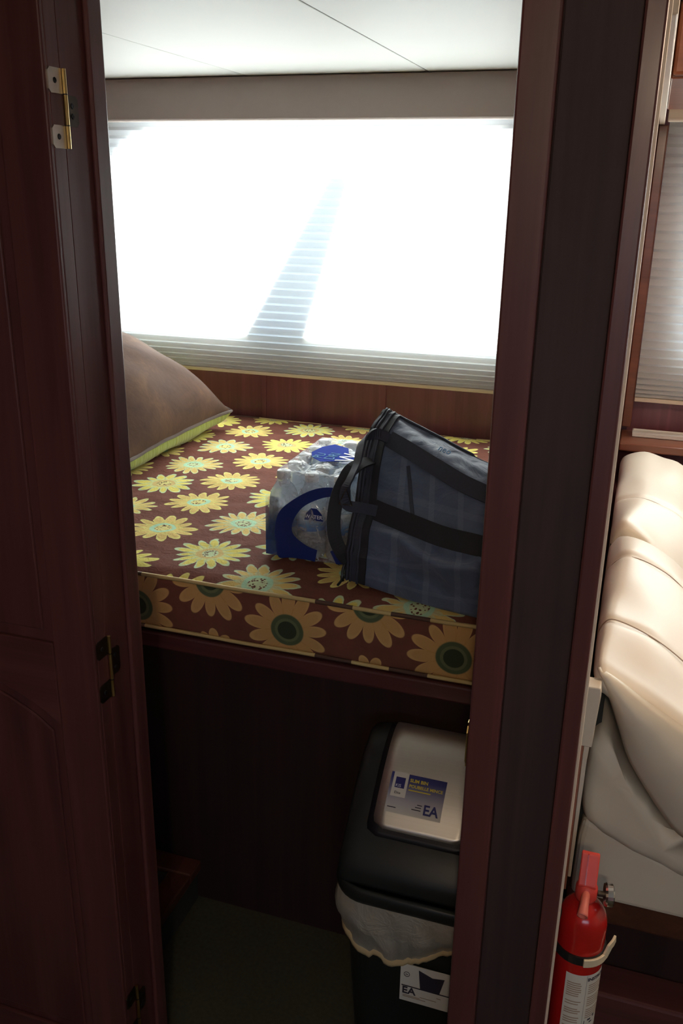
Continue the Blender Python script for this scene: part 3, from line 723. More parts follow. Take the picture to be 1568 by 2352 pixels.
for j in range(n2 + 1):
    r = []
    for i in range(n1 + 1):
        x = x0 + .0225 + (x1 - x0 - .045) * i / n1; y = y0 + .0225 + (y1 - y0 - .045) * j / n2
        dmin = min(math.hypot(x - a, y - b) for a in PX for b in PY)
        sag = -0.020 * max(0, min(1, (dmin - .015) / .03)) ** 1.2
        edge = min(1, min(x - x0, x1 - x, y - y0, y1 - y) / .04 - .5)
        r.append((x, y, PZ + .1885 + sag * max(0, edge) + .003 * noise.noise(Vector((x * 50, y * 18, 4))) * max(0, edge)))
    rows.append(r)
obj('wrap_top', MB().loft(rows, closed=False), 'film', pack, smooth=True)
# printed big C on the film front
yf = y0 - .003
def arc_band(pts_out, pts_in, y, th, name, mat):
    n = len(pts_out)
    def YY(p): return y + (0.0125 * max(0, (p[1] - .975) / .05) if p[1] > .975 else 0)
    vs = [(p[0], YY(p), p[1]) for p in pts_out] + [(p[0], YY(p), p[1]) for p in pts_in] + [(p[0], YY(p) + th, p[1]) for p in pts_out] + [(p[0], YY(p) + th, p[1]) for p in pts_in]
    fs = []
    for i in range(n - 1):
        fs += [(i, i + 1, n + i + 1, n + i), (2 * n + i, 3 * n + i, 3 * n + i + 1, 2 * n + i + 1)]
    mb = MB().add(vs, fs); return obj(name, mb, mat, wrap)
po = smooth_path([(-.540, 1.016, 0), (-.563, 1.022, 0), (-.60, 1.015, 0), (-.640, .993, 0), (-.676, .960, 0), (-.687, .920, 0), (-.685, .885, 0), (-.679, .855, 0), (-.655, .857, 0), (-.625, .858, 0), (-.596, .856, 0)], 5)
pi_ = smooth_path([(-.540, 1.000, 0), (-.560, 1.004, 0), (-.587, .997, 0), (-.618, .980, 0), (-.636, .960, 0), (-.647, .937, 0), (-.648, .918, 0), (-.640, .906, 0), (-.626, .896, 0), (-.610, .888, 0), (-.591, .883, 0)], 5)
arc_band([(p[0], p[1]) for p in po], [(p[0], p[1]) for p in pi_], yf - .001, .0006, 'navy_ring_print', 'navy_print')
arc_band([(-.562, .884), (-.548, .893), (-.530, .906)], [(-.548, .857), (-.538, .858), (-.528, .862)], yf - .001, .0006, 'navy_ring_print', 'navy_print')
# left side blue film print
obj('blue_side_print', MB().prism([(1.672, .860), (1.99, .860), (1.99, .99), (1.672, .99)], 'x', x0 + .0020, x0 + .0028), 'blue_film', wrap)
obj('blue_corner_print', MB().prism([(x0 + .005, .858), (x0 + .048, .858), (x0 + .040, .885), (x0 + .034, .925), (x0 + .036, .99), (x0 + .005, .99)], 'y', yf + .0016, yf + .0022), 'blue_film', wrap)
# top prints
zt_ = PZ + .1900
obj('blue_top_print', MB().prism([(-.668, 1.835), (-.655, 1.800), (-.625, 1.772), (-.600, 1.782), (-.566, 1.800), (-.560, 1.822), (-.585, 1.850), (-.600, 1.895), (-.640, 1.915), (-.660, 1.885)], 'z', zt_, zt_ + .0008), 'blue_print', wrap)
obj('navy_top_print', MB().prism([(-.588, 1.772), (-.556, 1.775), (-.535, 1.80), (-.530, 1.86), (-.548, 1.90), (-.556, 1.85), (-.560, 1.80)], 'z', zt_ + .0004, zt_ + .0010), 'navy_print', wrap)
text_mesh('top_lettering', 'PU', .032, 'cyan_print', wrap, (-.632, 1.794, zt_ + .0012), (0.05, 1, 0), (-1, 0.05, 0))
text_mesh('top_lettering', 'DRI', .034, 'cyan_print', wrap, (-.603, 1.790, zt_ + .0012), (0.05, 1, 0), (-1, 0.05, 0))
text_mesh('top_lettering', 'W', .062, 'white_print', wrap, (-.556, 1.785, zt_ + .0012), (0.05, 1, 0), (-1, 0.05, 0))
# badge with WATER on the second bottle
bd = obj('water_badge', MB().prism([(-.622, .947), (-.580, .947), (-.583, .962), (-.594, .974), (-.607, .974), (-.618, .962)], 'y', PY[0] - .0334, PY[0] - .0328), 'navy_print', wrap)
text_mesh('badge_lettering', 'WATER', .0115, 'white_print', bd, (-.601, PY[0] - .0338, .9515), (1, 0, 0), (0, 0, 1), 'CENTER')

# ================================================================== BAG
bag = thing('cooler_bag', 'dark blue plaid fabric bag slumped beside the water pack', 'bag')
cols_ctrl = [  # per column: profile points (bottom, gusset top, lower strap, upper strap, ridge)
    [(-.500, 1.595, .856), (-.498, 1.595, .917), (-.501, 1.655, .993), (-.511, 1.765, 1.106), (-.502, 1.865, 1.149)],
    [(-.350, 1.541, .856), (-.349, 1.541, .928), (-.358, 1.601, .997), (-.380, 1.711, 1.102), (-.381, 1.811, 1.117)],
    [(-.215, 1.512, .856), (-.219, 1.512, .950), (-.229, 1.560, 1.000), (-.250, 1.667, 1.078), (-.262, 1.767, 1.083)],
    [(-.132, 1.512, .856), (-.128, 1.510, .940), (-.130, 1.556, .985), (-.132, 1.660, 1.050), (-.135, 1.765, 1.050)]]
def bag_pt(s, t_):
    """s 0..1 along the bag, t_ 0..4 along the profile"""
    def cat(a, b, c, d, f): return 0.5 * ((2 * b) + (c - a) * f + (2 * a - 5 * b + 4 * c - d) * f * f + (3 * b - a - 3 * c + d) * f ** 3)
    def along(col):
        k = min(int(t_), 3); f = t_ - k; P = [Vector(p) for p in col]
        return cat(P[max(k - 1, 0)], P[k], P[k + 1], P[min(k + 2, 4)], f) if k > 0 else P[0].lerp(P[1], f)
    C = [along(c) for c in cols_ctrl]; x = s * 3; k = min(int(x), 2); f = x - k
    return cat(C[max(k - 1, 0)], C[k], C[k + 1], C[min(k + 2, 3)], f)
mb = MB(); ns, nt = 60, 64; rows = []; uvs = []
for i in range(ns + 1):
    s = i / ns; r = []
    for j in range(nt + 1):
        tt = 4.0 * j / nt; p = bag_pt(s, tt)
        wr = 0.008 * noise.noise(Vector((s * 6 + tt * 1.3, tt * 2.2, 2.0))) + 0.0035 * noise.noise(Vector((s * 18, tt * 5, 7)))
        env = min(1, tt / .35, (4 - tt) / .25) if tt > 0 else 0
        fold = 0.024 * math.exp(-((tt - 1.25 - .35 * math.sin(s * 9)) / .25) ** 2) * math.sin(PI * min(1, s * 1.2))
        p += Vector((0, -.75, .65)) * (wr + fold) * env
        r.append(tuple(p)); uvs.append((s * .40, tt * .11))
    # rear side down to the mattress
    q = Vector(r[-1])
    for k, (dy, dz) in enumerate(((.02, -.012), (.055, -.07), (.07, -.16), (.06, None))):
        zz = .856 if dz is None else max(.87, q.z + dz); r.append((q.x, q.y + dy, zz)); uvs.append((s * .40, .44 + .06 * (k + 1)))
    rows.append(r)
mb.loft(rows, closed=True); mb.uv = uvs
# uv order of loft is row by row: matches
obj('body', mb, 'plaid', bag, smooth=True)
def on_bag(s, tt, h=0.004): 
    p = bag_pt(s, tt); a = bag_pt(min(1, s + .01), tt) - bag_pt(max(0, s - .01), tt); b = bag_pt(s, min(4, tt + .02)) - bag_pt(s, max(0, tt - .02))
    n = a.cross(b).normalized()
    if n.y > 0: n = -n
    wr = 0.008 * noise.noise(Vector((s * 6 + tt * 1.3, tt * 2.2, 2.0)))
    fold = 0.024 * math.exp(-((tt - 1.25 - .35 * math.sin(s * 9)) / .25) ** 2) * math.sin(PI * min(1, s * 1.2))
    return p + Vector((0, -.75, .65)) * (wr + fold) * min(1, tt / .35, (4 - tt) / .25) + n * h
# zipper tapes and piping down the left end
for s_, w_, m_ in ((.012, .020, 'black_web'), (.055, .012, 'navy_web'), (.10, .016, 'black_web')):
    pts = [on_bag(s_, .05 + 3.85 * k / 30, .0045) for k in range(31)]
    obj('zipper_tape', MB().ribbon(pts, Vector((1, -.3, 0)), w_, .003), m_, bag)
for s_ in (.003, .032, .078):
    obj('piping', MB().tube([on_bag(s_, .03 + 3.9 * k / 40, .007) for k in range(41)], .0028, 6), 'navy_web', bag, smooth=True)
obj('piping', MB().tube([on_bag(k / 40, 3.97, .002) for k in range(41)], .0032, 6), 'navy_web', bag, smooth=True)
obj('seam_strip', MB().ribbon([on_bag(.30 - .004 * k, 2.05 + .66 * k / 10, .0045) for k in range(11)], Vector((1, -.3, 0)), .007, .003), 'navy_web', bag)
# handle on the face: two sewn straps joined by a loop past the left end
up_ = [on_bag(1 - k / 24 * .86, 2.72 + .36 * (k / 24) ** 1.4 - .15 * math.sin(PI * k / 24), .007) for k in range(25)]
loop = smooth_path([up_[-1], Vector((-.490, 1.735, 1.129)), Vector((-.503, 1.69, 1.128)), Vector((-.502, 1.662, 1.112)), Vector((-.501, 1.64, 1.090)), Vector((-.505, 1.612, 1.068)), Vector((-.512, 1.602, 1.045)), Vector((-.507, 1.598, 1.016)), Vector((-.483, 1.612, 1.008)), on_bag(.14, 2.0, .009)], 6)
wl = [Vector((0, .55, .8))] * 6
obj('handle', MB().ribbon(up_, Vector((0, .6, .8)), .034, .004), 'navy_web', bag, label='charcoal webbing handle')
obj('handle', MB().ribbon([Vector(p) for p in loop], [Vector((0, .55, .8)).lerp(Vector((.75, -.3, .45)), min(1, max(0, (i - 4) / 12))).lerp(Vector((0, .45, .9)), min(1, max(0, (i - 30) / 12))) for i in range(len(loop))], .022, .0035), 'navy_web', bag, label='charcoal webbing handle')
lo_ = [on_bag(.12 + k / 24 * .88, 2.02 - .42 * math.sin(PI * .5 * k / 24) + .10 * max(0, k - 16) / 8, .010) for k in range(25)]
obj('handle', MB().ribbon(lo_, Vector((0, .5, .85)), .040, .0045), 'black_web', bag, label='wide black webbing handle')
tri = [Vector((-.522, 1.592, 1.018)), Vector((-.494, 1.590, 1.018)), Vector((-.508, 1.594, 1.050))]
obj('handle_ring', MB().tube(tri + [tri[0]], .0016, 6), 'dark_steel', bag)
far = smooth_path([(-.462, 1.775, 1.070), (-.500, 1.700, 1.077), (-.516, 1.658, 1.072), (-.525, 1.638, 1.055), (-.537, 1.628, 1.019), (-.541, 1.618, .975), (-.535, 1.612, .935), (-.516, 1.602, .908), (-.500, 1.594, .896)], 6)
obj('handle', MB().ribbon(far, Vector((.8, .25, -.2)), .028, .004), 'black_web', bag, label='black webbing handle loop of the far side')
obj('zipper_pull', MB().tube(smooth_path([(-.506, 1.590, .895), (-.510, 1.586, .878), (-.509, 1.580, .862), (-.511, 1.560, .8575)], 4), .0028, 6).lathe([(0, 0), (.004, .001), (.004, .012), (0, .013)], (-.510, 1.584, .868), 8, (0, .2, -1)), 'black_plastic', bag)
pq = on_bag(.33, 3.05, .011); xq = (on_bag(.55, 3.0, .011) - pq)
text_mesh('small_logo', 'neo', .020, 'cyan_print', bag, on_bag(.40, 3.12, .010), xq, Vector((-.02, .75, .6)), 'LEFT')

# ================================================================== BIN
bn = thing('waste_bin', 'black slim waste bin with brushed steel swing flap in front of the bed base', 'bin')
BX, BYc = -0.266, 1.375
def rring(hx, hy, r, z, dy=0.0): return [(p[0], p[1], z) for p in rrect(BX - hx, BX + hx, BYc + dy - hy, BYc + dy + hy, r, 8)]
obj('bucket', MB().loft([rring(.108, .100, .045, 0.002), rring(.112, .104, .045, .012), rring(.132, .128, .055, .385), rring(.134, .130, .055, .40)]), 'black_plastic', bn, smooth=False, bevel=0.003)
obj('rim', MB().loft([rring(.142, .138, .062, .392), rring(.1465, .1425, .065, .396), rring(.149, .145, .066, .408), rring(.147, .143, .065, .420), rring(.141, .137, .060, .4245), rring(.139, .135, .058, .420)]), 'black_plastic', bn, smooth=True)
# hood: arch profile in YZ lofted along X
arch = [(1.246, .424), (1.252, .452), (1.275, .482), (1.306, .512), (1.345, .552), (1.385, .586), (1.425, .612), (1.460, .622), (1.488, .612), (1.502, .585), (1.505, .50), (1.505, .424)]
arch_s = smooth_path([(0, a, b) for a, b in arch], 4)
def hood_ring(x, k):   # k shrinks the arch towards its base
    cy, cz = 1.385, .424
    return [(x, cy + (p[1] - cy) * k, cz + (p[2] - cz) * k) for p in arch_s]
xs = [(-.404, .90), (-.4015, .945), (-.396, .975), (-.386, .992), (-.370, 1.0), (-.160, 1.0), (-.146, .992), (-.136, .975), (-.131, .945), (-.1285, .90)]
obj('hood', MB().loft([hood_ring(x, k) for x, k in xs]), 'black_plastic', bn, smooth=True)
# flap on the arch
def flap_sheet(xa, xb, p0, p1, off, n=26, rc=.02):
    lo = [Vector(p) for p in arch_s]; rows = []; L = len(lo) - 1
    for k in range(n + 1):
        f = p0 + (p1 - p0) * k / n; i = min(int(f * L), L - 1); q = lo[i].lerp(lo[i + 1], f * L - i)
        d = (lo[i + 1] - lo[i]).normalized(); nn = Vector((0, -d.z, d.y)); 
        if nn.z < 0 and nn.y > 0: nn = -nn
        e = min(k, n - k) / n * .26; ins = 0 if e > rc else rc - math.sqrt(max(0, rc * rc - (rc - e) ** 2))
        q = q + nn * off
        rows.append([(xa + ins + (xb - xa - 2 * ins) * m / 8, q.y, q.z) for m in range(9)])
    return MB().loft(rows, closed=False)
obj('flap_gasket', flap_sheet(-.364, -.168, .235, .735, .0014), 'screw', bn, smooth=True, solid=.002)
flap = obj('flap', flap_sheet(-.354, -.178, .265, .715, .0040), 'steel', bn, smooth=True, solid=.003, label='brushed stainless steel flap')
# product sticker on the flap
def on_arch(f, off):
    lo = [Vector(p) for p in arch_s]; L = len(lo) - 1; i = min(int(f * L), L - 1); q = lo[i].lerp(lo[i + 1], f * L - i)
    d = (lo[i + 1] - lo[i]).normalized(); nn = Vector((0, -d.z, d.y))
    if nn.z < 0: nn = -nn
    return q + nn * off, d
SB, ST = .318, .438
sx0, sx1 = -.337, -.233
q0, d0 = on_arch(SB, .0062); q1, d1 = on_arch(ST, .0062)
def arch_wrap(xo, f0, off, shear=-.10):
    ds = (q1 - q0).length / (ST - SB)
    def w(c):
        f = f0 + c.y / ds + shear * 0 * c.x; p, d = on_arch(f, off + c.z); return Vector((xo + c.x, p.y, p.z))
    return w
def sticker_patch(xa, xb, fa, fb, off, name, mat, n=8):
    rows = []; uv = []
    for k in range(n + 1):
        p, _ = on_arch(fa + (fb - fa) * k / n, off)
        for m in range(5): uv.append((m / 4, k / n))
        rows.append([(xa + (xb - xa) * m / 4, p.y, p.z) for m in range(5)])
    mb = MB().loft(rows, closed=False); mb.uv = uv
    return obj(name, mb, mat, flap)
st = sticker_patch(sx0, sx1, SB, ST, .0062, 'sticker', 'sticker')
def fr(k): return SB + (ST - SB) * k
sticker_patch(sx0 + .005, sx0 + .033, fr(.38), fr(1.02), .0065, 'logo_field', 'paper')
sticker_patch(sx0 + .010, sx0 + .028, fr(.60), fr(.88), .0068, 'logo_block', 'navy_ink')
def stxt(body, size, x, k, mat, bold=0.0): text_mesh('sticker_lettering', body, size, mat, flap, (0, 0, 0), (1, 0, 0), (0, 1, 0), depth=.0002, bold=bold, wrap=arch_wrap(x, fr(k), .0070))
stxt('KIS', .0078, sx0 + .0113, .625, 'white_print')
stxt('Elite', .0068, sx0 + .0115, .45, 'ink')
stxt('SLIM BIN', .0088, sx0 + .0365, .81, 'yellow_print', .0003)
stxt('POUBELLE MINCE', .0080, sx0 + .0365, .67, 'yellow_print', .0002)
sticker_patch(sx0 + .0365, sx0 + .078, fr(.585), fr(.615), .0066, 'small_print', 'yellow_print', 2)
stxt('EA', .024, sx1 - .034, .09, 'navy_ink', .0006)
for xa, xb, k in ((sx1 - .046, sx1 - .037, .27), (sx1 - .049, sx1 - .038, .21), (sx1 - .055, sx1 - .038, .15), (sx0 + .004, sx0 + .020, .11)):
    sticker_patch(xa, xb, fr(k), fr(k + .022), .0066, 'small_print', 'ink', 2)
# packaging card on the bucket front
card = obj('carton_label', box(-.274, -.150, 1.2425, 1.2440, .188, .275), 'paper', bn, label='printed white card on the bin front')
obj('label_rule', box(-.271, -.152, 1.2417, 1.2423, .2235, .2255), 'ink', card)
obj('bin_picture', MB().prism([(-.236, .226), (-.200, .226), (-.192, .262), (-.214, .258), (-.240, .268)], 'y', 1.2413, 1.2422), 'ink', card)
text_mesh('card_lettering', 'EA', .022, 'ink', card, (-.270, 1.2416, .207), (1, 0, 0), (0, 0, 1), bold=.0004)
for xa, xb, zz in ((-.268, -.236, .2015), (-.268, -.225, .1985), (-.236, -.205, .2045), (-.205, -.197, .213)):
    obj('small_print', box(xa, xb, 1.2417, 1.2423, zz, zz + .0011), 'thread', card)
obj('recycling_mark', MB().tube([(-.262 + .0052 * math.cos(k * PI / 8), 1.2420, .252 + .0052 * math.sin(k * PI / 8)) for k in range(16)], .0006, 5, closed=True).box(-.2645, -.2595, 1.2414, 1.2420, .2514, .2526), 'ink', card)
# liner hanging out below the rim
rings = []; base_r = resample([(p[0], p[1]) for p in rring(.139, .135, .060, 0)], 140)
for k in range(11):
    f = k / 10; ring = []
    for i, p in enumerate(base_r):
        a = math.atan2(p.y - BYc, p.x - BX); drop = .100 + .028 * math.sin(a * 3 + .6) + .022 * noise.noise(Vector((math.cos(a) * 3, math.sin(a) * 3, 2)))
        if -2.9 < a < -2.0: drop += .012
        out = .005 + .016 * math.sin(PI * min(1, f * 1.1)) * (0.7 + .9 * noise.noise(Vector((math.cos(a) * 4, math.sin(a) * 4, f * 2)))) - .008 * f + .007 * f * noise.noise(Vector((math.cos(a) * 14, math.sin(a) * 14, f * 1.2)))
        d = Vector((p.x - BX, p.y - BYc)).normalized(); q = p + d * max(out, -.004 + .0 * f)
        ring.append((q.x, q.y, .397 - drop * f))
    rings.append(ring)
liner = obj('bin_liner', MB().loft(rings, caps=False), 'liner', bn, smooth=True, label='crumpled translucent plastic liner')
hem = [[(p[0] + (p[0] - BX) * k * .018, p[1] + (p[1] - BYc) * k * .018, p[2] + dz) for p in rings[-1]] for k, dz in ((0, .016), (1.0, .012), (1.3, .006), (1.0, .001), (0, .0005))]
obj('drawstring_hem', MB().loft(hem, caps=False), 'hem', liner, smooth=True, label='yellowish drawstring hem')

# ================================================================== LOW STEP BY THE BED BASE
stp = thing('step_box', 'low wooden step box with dark inset on the carpet', 'step')
obj('side', box(-1.30, -0.840, 1.20, 1.528, 0.0, 0.085), 'dark_void', stp)
obj('top_frame', MB().box(-1.32, -0.829, 1.475, 1.530, .085, .112).box(-0.884, -0.829, 1.19, 1.4748, .085, .112).box(-1.32, -0.8842, 1.19, 1.245, .085, .112), 'wood_y', stp, bevel=0.004)
obj('inset', box(-1.32, -0.8842, 1.2452, 1.4748, .0852, .102), 'dark_void', stp)

# ================================================================== SOFA
sofa = thing('sofa', 'cream leatherette sofa standing along the wooden partition', 'sofa')
secs = {  # Y : [(x,z) ...]
    2.66: [(.000, .70), (-.004, .80), (-.004, .865), (.012, .893), (.058, .906), (.110, .898), (.166, .878), (.24, .80), (.29, .66), (.33, .52)],
    2.25: [(.000, .70), (-.006, .80), (-.006, .862), (.010, .884), (.053, .895), (.105, .882), (.159, .851), (.23, .77), (.285, .64), (.33, .52)],
    2.03: [(.000, .70), (-.006, .80), (-.006, .850), (.006, .880), (.030, .893), (.089, .858), (.160, .775), (.21, .70), (.27, .60), (.33, .52)]}
secs2 = {
    1.985: [(.000, .70), (-.006, .80), (-.006, .848), (.002, .870), (.022, .884), (.085, .858), (.150, .805), (.22, .72), (.28, .62), (.33, .52)],
    1.88: [(.000, .70), (-.006, .80), (-.006, .875), (.006, .898), (.035, .915), (.095, .900), (.150, .858), (.23, .77), (.285, .64), (.33, .52)],
    1.78: [(.000, .70), (-.006, .80), (-.006, .870), (.008, .900), (.040, .917), (.095, .900), (.145, .866), (.23, .78), (.285, .64), (.33, .52)],
    1.50: [(.006, .80), (-.004, .84), (-.006, .868), (.000, .892), (.020, .904), (.080, .884), (.141, .846), (.23, .77), (.285, .64), (.33, .52)],
    1.33: [(.010, .862), (.002, .866), (-.004, .872), (.000, .885), (.014, .890), (.075, .858), (.140, .818), (.23, .75), (.285, .64), (.33, .52)]}
def cushion(secs, seams_at, y_cuts):
    ys = sorted(secs); rows = []
    def sec(y):
        for a, b in zip(ys[:-1], ys[1:]):
            if a <= y <= b:
                f = (y - a) / (b - a); f = f * f * (3 - 2 * f)
                return [(p[0] * (1 - f) + q[0] * f, p[1] * (1 - f) + q[1] * f) for p, q in zip(secs[a], secs[b])]
    N = 70
    for k in range(N + 1):
        y = ys[0] + (ys[-1] - ys[0]) * k / N
        prof = smooth_path([(p[0], p[1], 0) for p in sec(y)], 4)
        e = min(y - ys[0], ys[-1] - y); endr = .016 * max(0, 1 - e / .03) ** 2
        pin = sum(.007 * math.exp(-((y - s) / .011) ** 2) for s in seams_at)
        puff = .005 * noise.noise(Vector((y * 7, .3, 1)))
        r = []
        for m, p in enumerate(prof):
            w = min(1, m / 8); wr = .006 * noise.noise(Vector((p[0] * 16, y * 9, 5))) * w
            cx_, cz_ = .12, .62; dx, dz = p[0] - cx_, p[1] - cz_; L = math.hypot(dx, dz)
            kk = 1 - (endr + pin - puff * w - wr) / L
            r.append((max(-.006, cx_ + dx * kk), y, cz_ + dz * kk))
        # back side closing low
        r.append((.30, y, .56)); r.append((.16, y, .66)); r.append((.075, y, .76)); r.append((.04, y, .83))
        rows.append(r)
    return MB().loft(rows)
obj('back_cushion', cushion(secs, (2.25,), None), 'leather', sofa, smooth=True)
cu2 = obj('back_cushion', cushion(secs2, (1.78, 1.50), None), 'leather', sofa, smooth=True)
def seam_line(secs, y, par, off=.002):
    ys = sorted(secs); sec = None
    for a, b in zip(ys[:-1], ys[1:]):
        if a <= y <= b:
            f = (y - a) / (b - a); f = f * f * (3 - 2 * f); sec = [(p[0] * (1 - f) + q[0] * f, p[1] * (1 - f) + q[1] * f) for p, q in zip(secs[a], secs[b])]
    pr = smooth_path([(p[0], y, p[1]) for p in sec[2:]], 6)
    c = Vector((.12, y, .62)); return [p + (c - p).normalized() * (.0045) for p in pr]
for s_, y in ((secs, 2.25), (secs2, 1.78), (secs2, 1.50)):
    obj('seam', MB().tube(seam_line(s_, y, None), .0012, 5), 'thread', sofa)
# hanging end flap of the back cushion
flp = [(.004, .886), (.027, .836), (.051, .776), (.074, .723), (.132, .640), (.172, .598), (.26, .56), (.32, .53), (.30, .64), (.235, .745), (.142, .812), (.075, .850), (.014, .884)]
rows_f = smooth_path([(p[0], 0, p[1]) for p in flp[:8]], 4); rows_b = smooth_path([(p[0], 0, p[1]) for p in flp[8:]][::-1] , 4)
rb = resample([(p[0], p[1]) for p in flp], 60)
def strip_flap():
    A = rows_f; Bp = rows_b; n = 26; rows = []
    def at(P, f): x = f * (len(P) - 1); i = min(int(x), len(P) - 2); return P[i].lerp(P[i + 1], x - i)
    for k in range(n + 1):
        f = k / n; a, b = at(A, f), at(Bp, f); r = []
        for m in range(13):
            g = m / 12; p = a.lerp(b, g)
            y = 1.332 - .030 * math.sin(PI * g) ** .8 * (.35 + .65 * math.sin(PI * min(1, f * 1.1))) + .006 * noise.noise(Vector((p.x * 15, p.z * 15, 0)))
            r.append((p.x, y + .010 * (1 - g), p.z))
        rows.append(r)
    return MB().loft(rows, closed=False)
obj('end_flap', strip_flap(), 'leather_grey', sofa, smooth=True, solid=.006)
# seat cushion end, soft
seat = [(.006, .735), (.020, .752), (.036, .746), (.060, .700), (.110, .640), (.165, .600), (.42, .56), (.60, .53), (.60, .44), (.30, .475), (.150, .515), (.060, .552), (.026, .574), (.008, .590), (.003, .650)]
ss = smooth_path([(p[0], 0, p[1]) for p in seat + [seat[0]]], 4)[:-1]
rings = []
for (y, k) in ((1.348, .55), (1.350, .78), (1.356, .93), (1.372, 1.0), (1.42, 1.0), (2.0, .97), (2.66, .97)):
    c = Vector((.10, 0, .62)); rings.append([tuple(Vector((max(.0015, (c + (p - c) * k).x), y + .008 * noise.noise(Vector((p.x * 20, p.z * 20, y)))*(1 if y < 1.4 else 0), (c + (p - c) * k).z))) for p in ss])
obj('seat_cushion', MB().loft(rings), 'leather_grey', sofa, smooth=True)
obj('seat_base', MB().prism([(.003, .402), (.62, .402), (.62, .470), (.16, .512), (.03, .565), (.010, .57), (.005, .53)], 'y', 1.374, 2.66), 'leather_grey', sofa, bevel=0.012, seg=3)
obj('sofa_gap_shade', box(-.004, .02, 1.40, 2.6, .45, .84), 'dark_void', sofa)  # dark box put in for the shade inside the gap beside the flap
# vinyl wrapped end of the back board with its wooden lower strip
obj('back_board', MB().prism([(-.0115, .765), (.0085, .765), (.0095, .80), (.0125, .860), (.011, .874), (-.0115, .874)], 'y', 1.296, 1.330), 'leather_grey', sofa, bevel=0.002)
obj('board_edge', MB().prism([(-.0040, .50), (.0010, .50), (.0035, .735), (.0050, .764), (-.0040, .764)], 'y', 1.302, 1.340), 'leather_grey', sofa, bevel=0.001)
obj('board_strip', box(-.0115, -.0042, 1.304, 1.338, .47, .764), 'wood_reflect', sofa, bevel=0.001)
plinth = thing('sofa_plinth', 'dark mahogany plinth under the cream sofa', 'plinth')
obj('top_rail', box(-.004, 1.0, 1.395, 2.66, .335, .401), 'wood_y', plinth, bevel=0.006)
obj('recess_panel', box(-.004, .98, 1.44, 2.62, .0, .3345), 'wood_dark', plinth)
obj('bottom_rail', box(.02, 1.0, 1.36, 1.439, .0, .205), 'wood_x', plinth, bevel=0.006)

ledge = tag(obj('window_ledge', box(-.015, 1.7, 2.675, 2.853, .895, .918), 'wood_salon', bevel=0.004), 'reddish wooden ledge between sofa back and window', 'shelf')
tr_ = thing('white_tray', 'flat white tray on the ledge behind the sofa', 'tray')
obj('tray_base', box(.018, .42, 2.765, 2.822, .9185, .926), 'white_plastic', tr_, bevel=0.002)
obj('tray_lip', MB().frame([(.018, 0), (.42, 0), (.42, 1), (.018, 1)], [(.022, 0), (.416, 0), (.416, 1), (.022, 1)], 0, 1) and MB().box(.018, .42, 2.765, 2.769, .9262, .931).box(.018, .42, 2.818, 2.822, .9262, .931).box(.018, .022, 2.7692, 2.8178, .9262, .931), 'white_plastic', tr_)

# ================================================================== FIRE EXTINGUISHER
fx = thing('fire_extinguisher', 'small red fire extinguisher strapped to the partition beside the sofa', 'fire extinguisher')
EX, EY, ER = .0265, 1.165, .0372
obj('cylinder', MB().lathe([(0, .255), (.028, .255), (.033, .262), (ER, .272), (ER, .540), (.0362, .551), (.0330, .562), (.0275, .571), (.020, .578), (.012, .582), (.012, .585), (0, .585)], (EX, EY, 0), 36), 'red_paint', fx, smooth=True)
valve = obj('valve', MB().lathe([(0, .583), (.014, .583), (.0165, .589), (.0165, .606), (.012, .615), (0, .615)], (EX, EY, 0), 20), 'red_plastic', fx, smooth=True)
obj('lever', MB().prism([(EY - .010, .610), (EY - .013, .616), (EY + .010, .658), (EY + .015, .660), (EY + .015, .653), (EY - .002, .612)], 'x', EX - .0135, EX + .0135), 'red_plastic', fx, bevel=0.002, label='bright red squeeze lever')
obj('lever_rib', MB().prism([(EY - .0123, .618), (EY - .0143, .619), (EY + .0080, .6575), (EY + .010, .6580)], 'x', EX - .0040, EX - .0022), 'red_paint', fx)
obj('carry_handle', MB().prism([(EY, .600), (EY + .020, .604), (EY + .055, .618), (EY + .055, .610), (EY + .022, .594), (EY, .590)], 'x', EX - .010, EX + .010), 'red_plastic', fx, bevel=0.002)
nz = obj('nozzle', MB().lathe([(0, 0), (.0062, 0), (.0066, .020), (.0080, .034), (.0080, .037), (.0058, .037), (.0052, .028), (0, .028)], (EX, EY - .012, .604), 16, (-.05, -.85, -.42)), 'pink_plastic', fx, smooth=True, label='faded red discharge nozzle')
gg = obj('pressure_gauge', MB().lathe([(0, .010), (.0165, .010), (.0180, .013), (.0180, .021), (.0160, .023), (.0150, .021), (0, .021)], (EX + .017, EY + .004, .594), 24, (1, .15, 0)), 'chrome', fx, smooth=False, label='round metal pressure gauge')
obj('gauge_face', MB().lathe([(0, .0212), (.0148, .0212), (.0148, .0217), (0, .0217)], (EX + .017, EY + .004, .594), 24, (1, .15, 0)), 'paper', gg)
obj('strap_band', MB().lathe([(ER + .0004, .4895), (ER + .0030, .4895), (ER + .0030, .5045), (ER + .0004, .5045)], (EX, EY, 0), 36), 'black_plastic', fx, label='black retaining strap')
cl = []
for k in range(10):
    a = math.radians(-78 + 86 * k / 9); rr_ = ER + .005 + (.010 * max(0, (k - 6) / 3)); cl.append((EX + rr_ * math.cos(a), EY + rr_ * math.sin(a), .497 + .002 * k * (k > 6)))
obj('strap_clip', MB().ribbon(cl, Vector((0, 0, 1)), .014, .004), 'ivory_plastic', fx, bevel=0.001, label='ivory strap latch')
obj('bracket', box(-.0115, EX - ER + .0055, EY - .016, EY + .016, .30, .56), 'black_plastic', fx, bevel=0.001)
obj('gauge_stem', MB().lathe([(0, 0), (.0045, 0), (.0045, .0098), (0, .0098)], (EX + .017, EY + .004, .594), 12, (1, .15, 0)), 'dark_steel', gg)
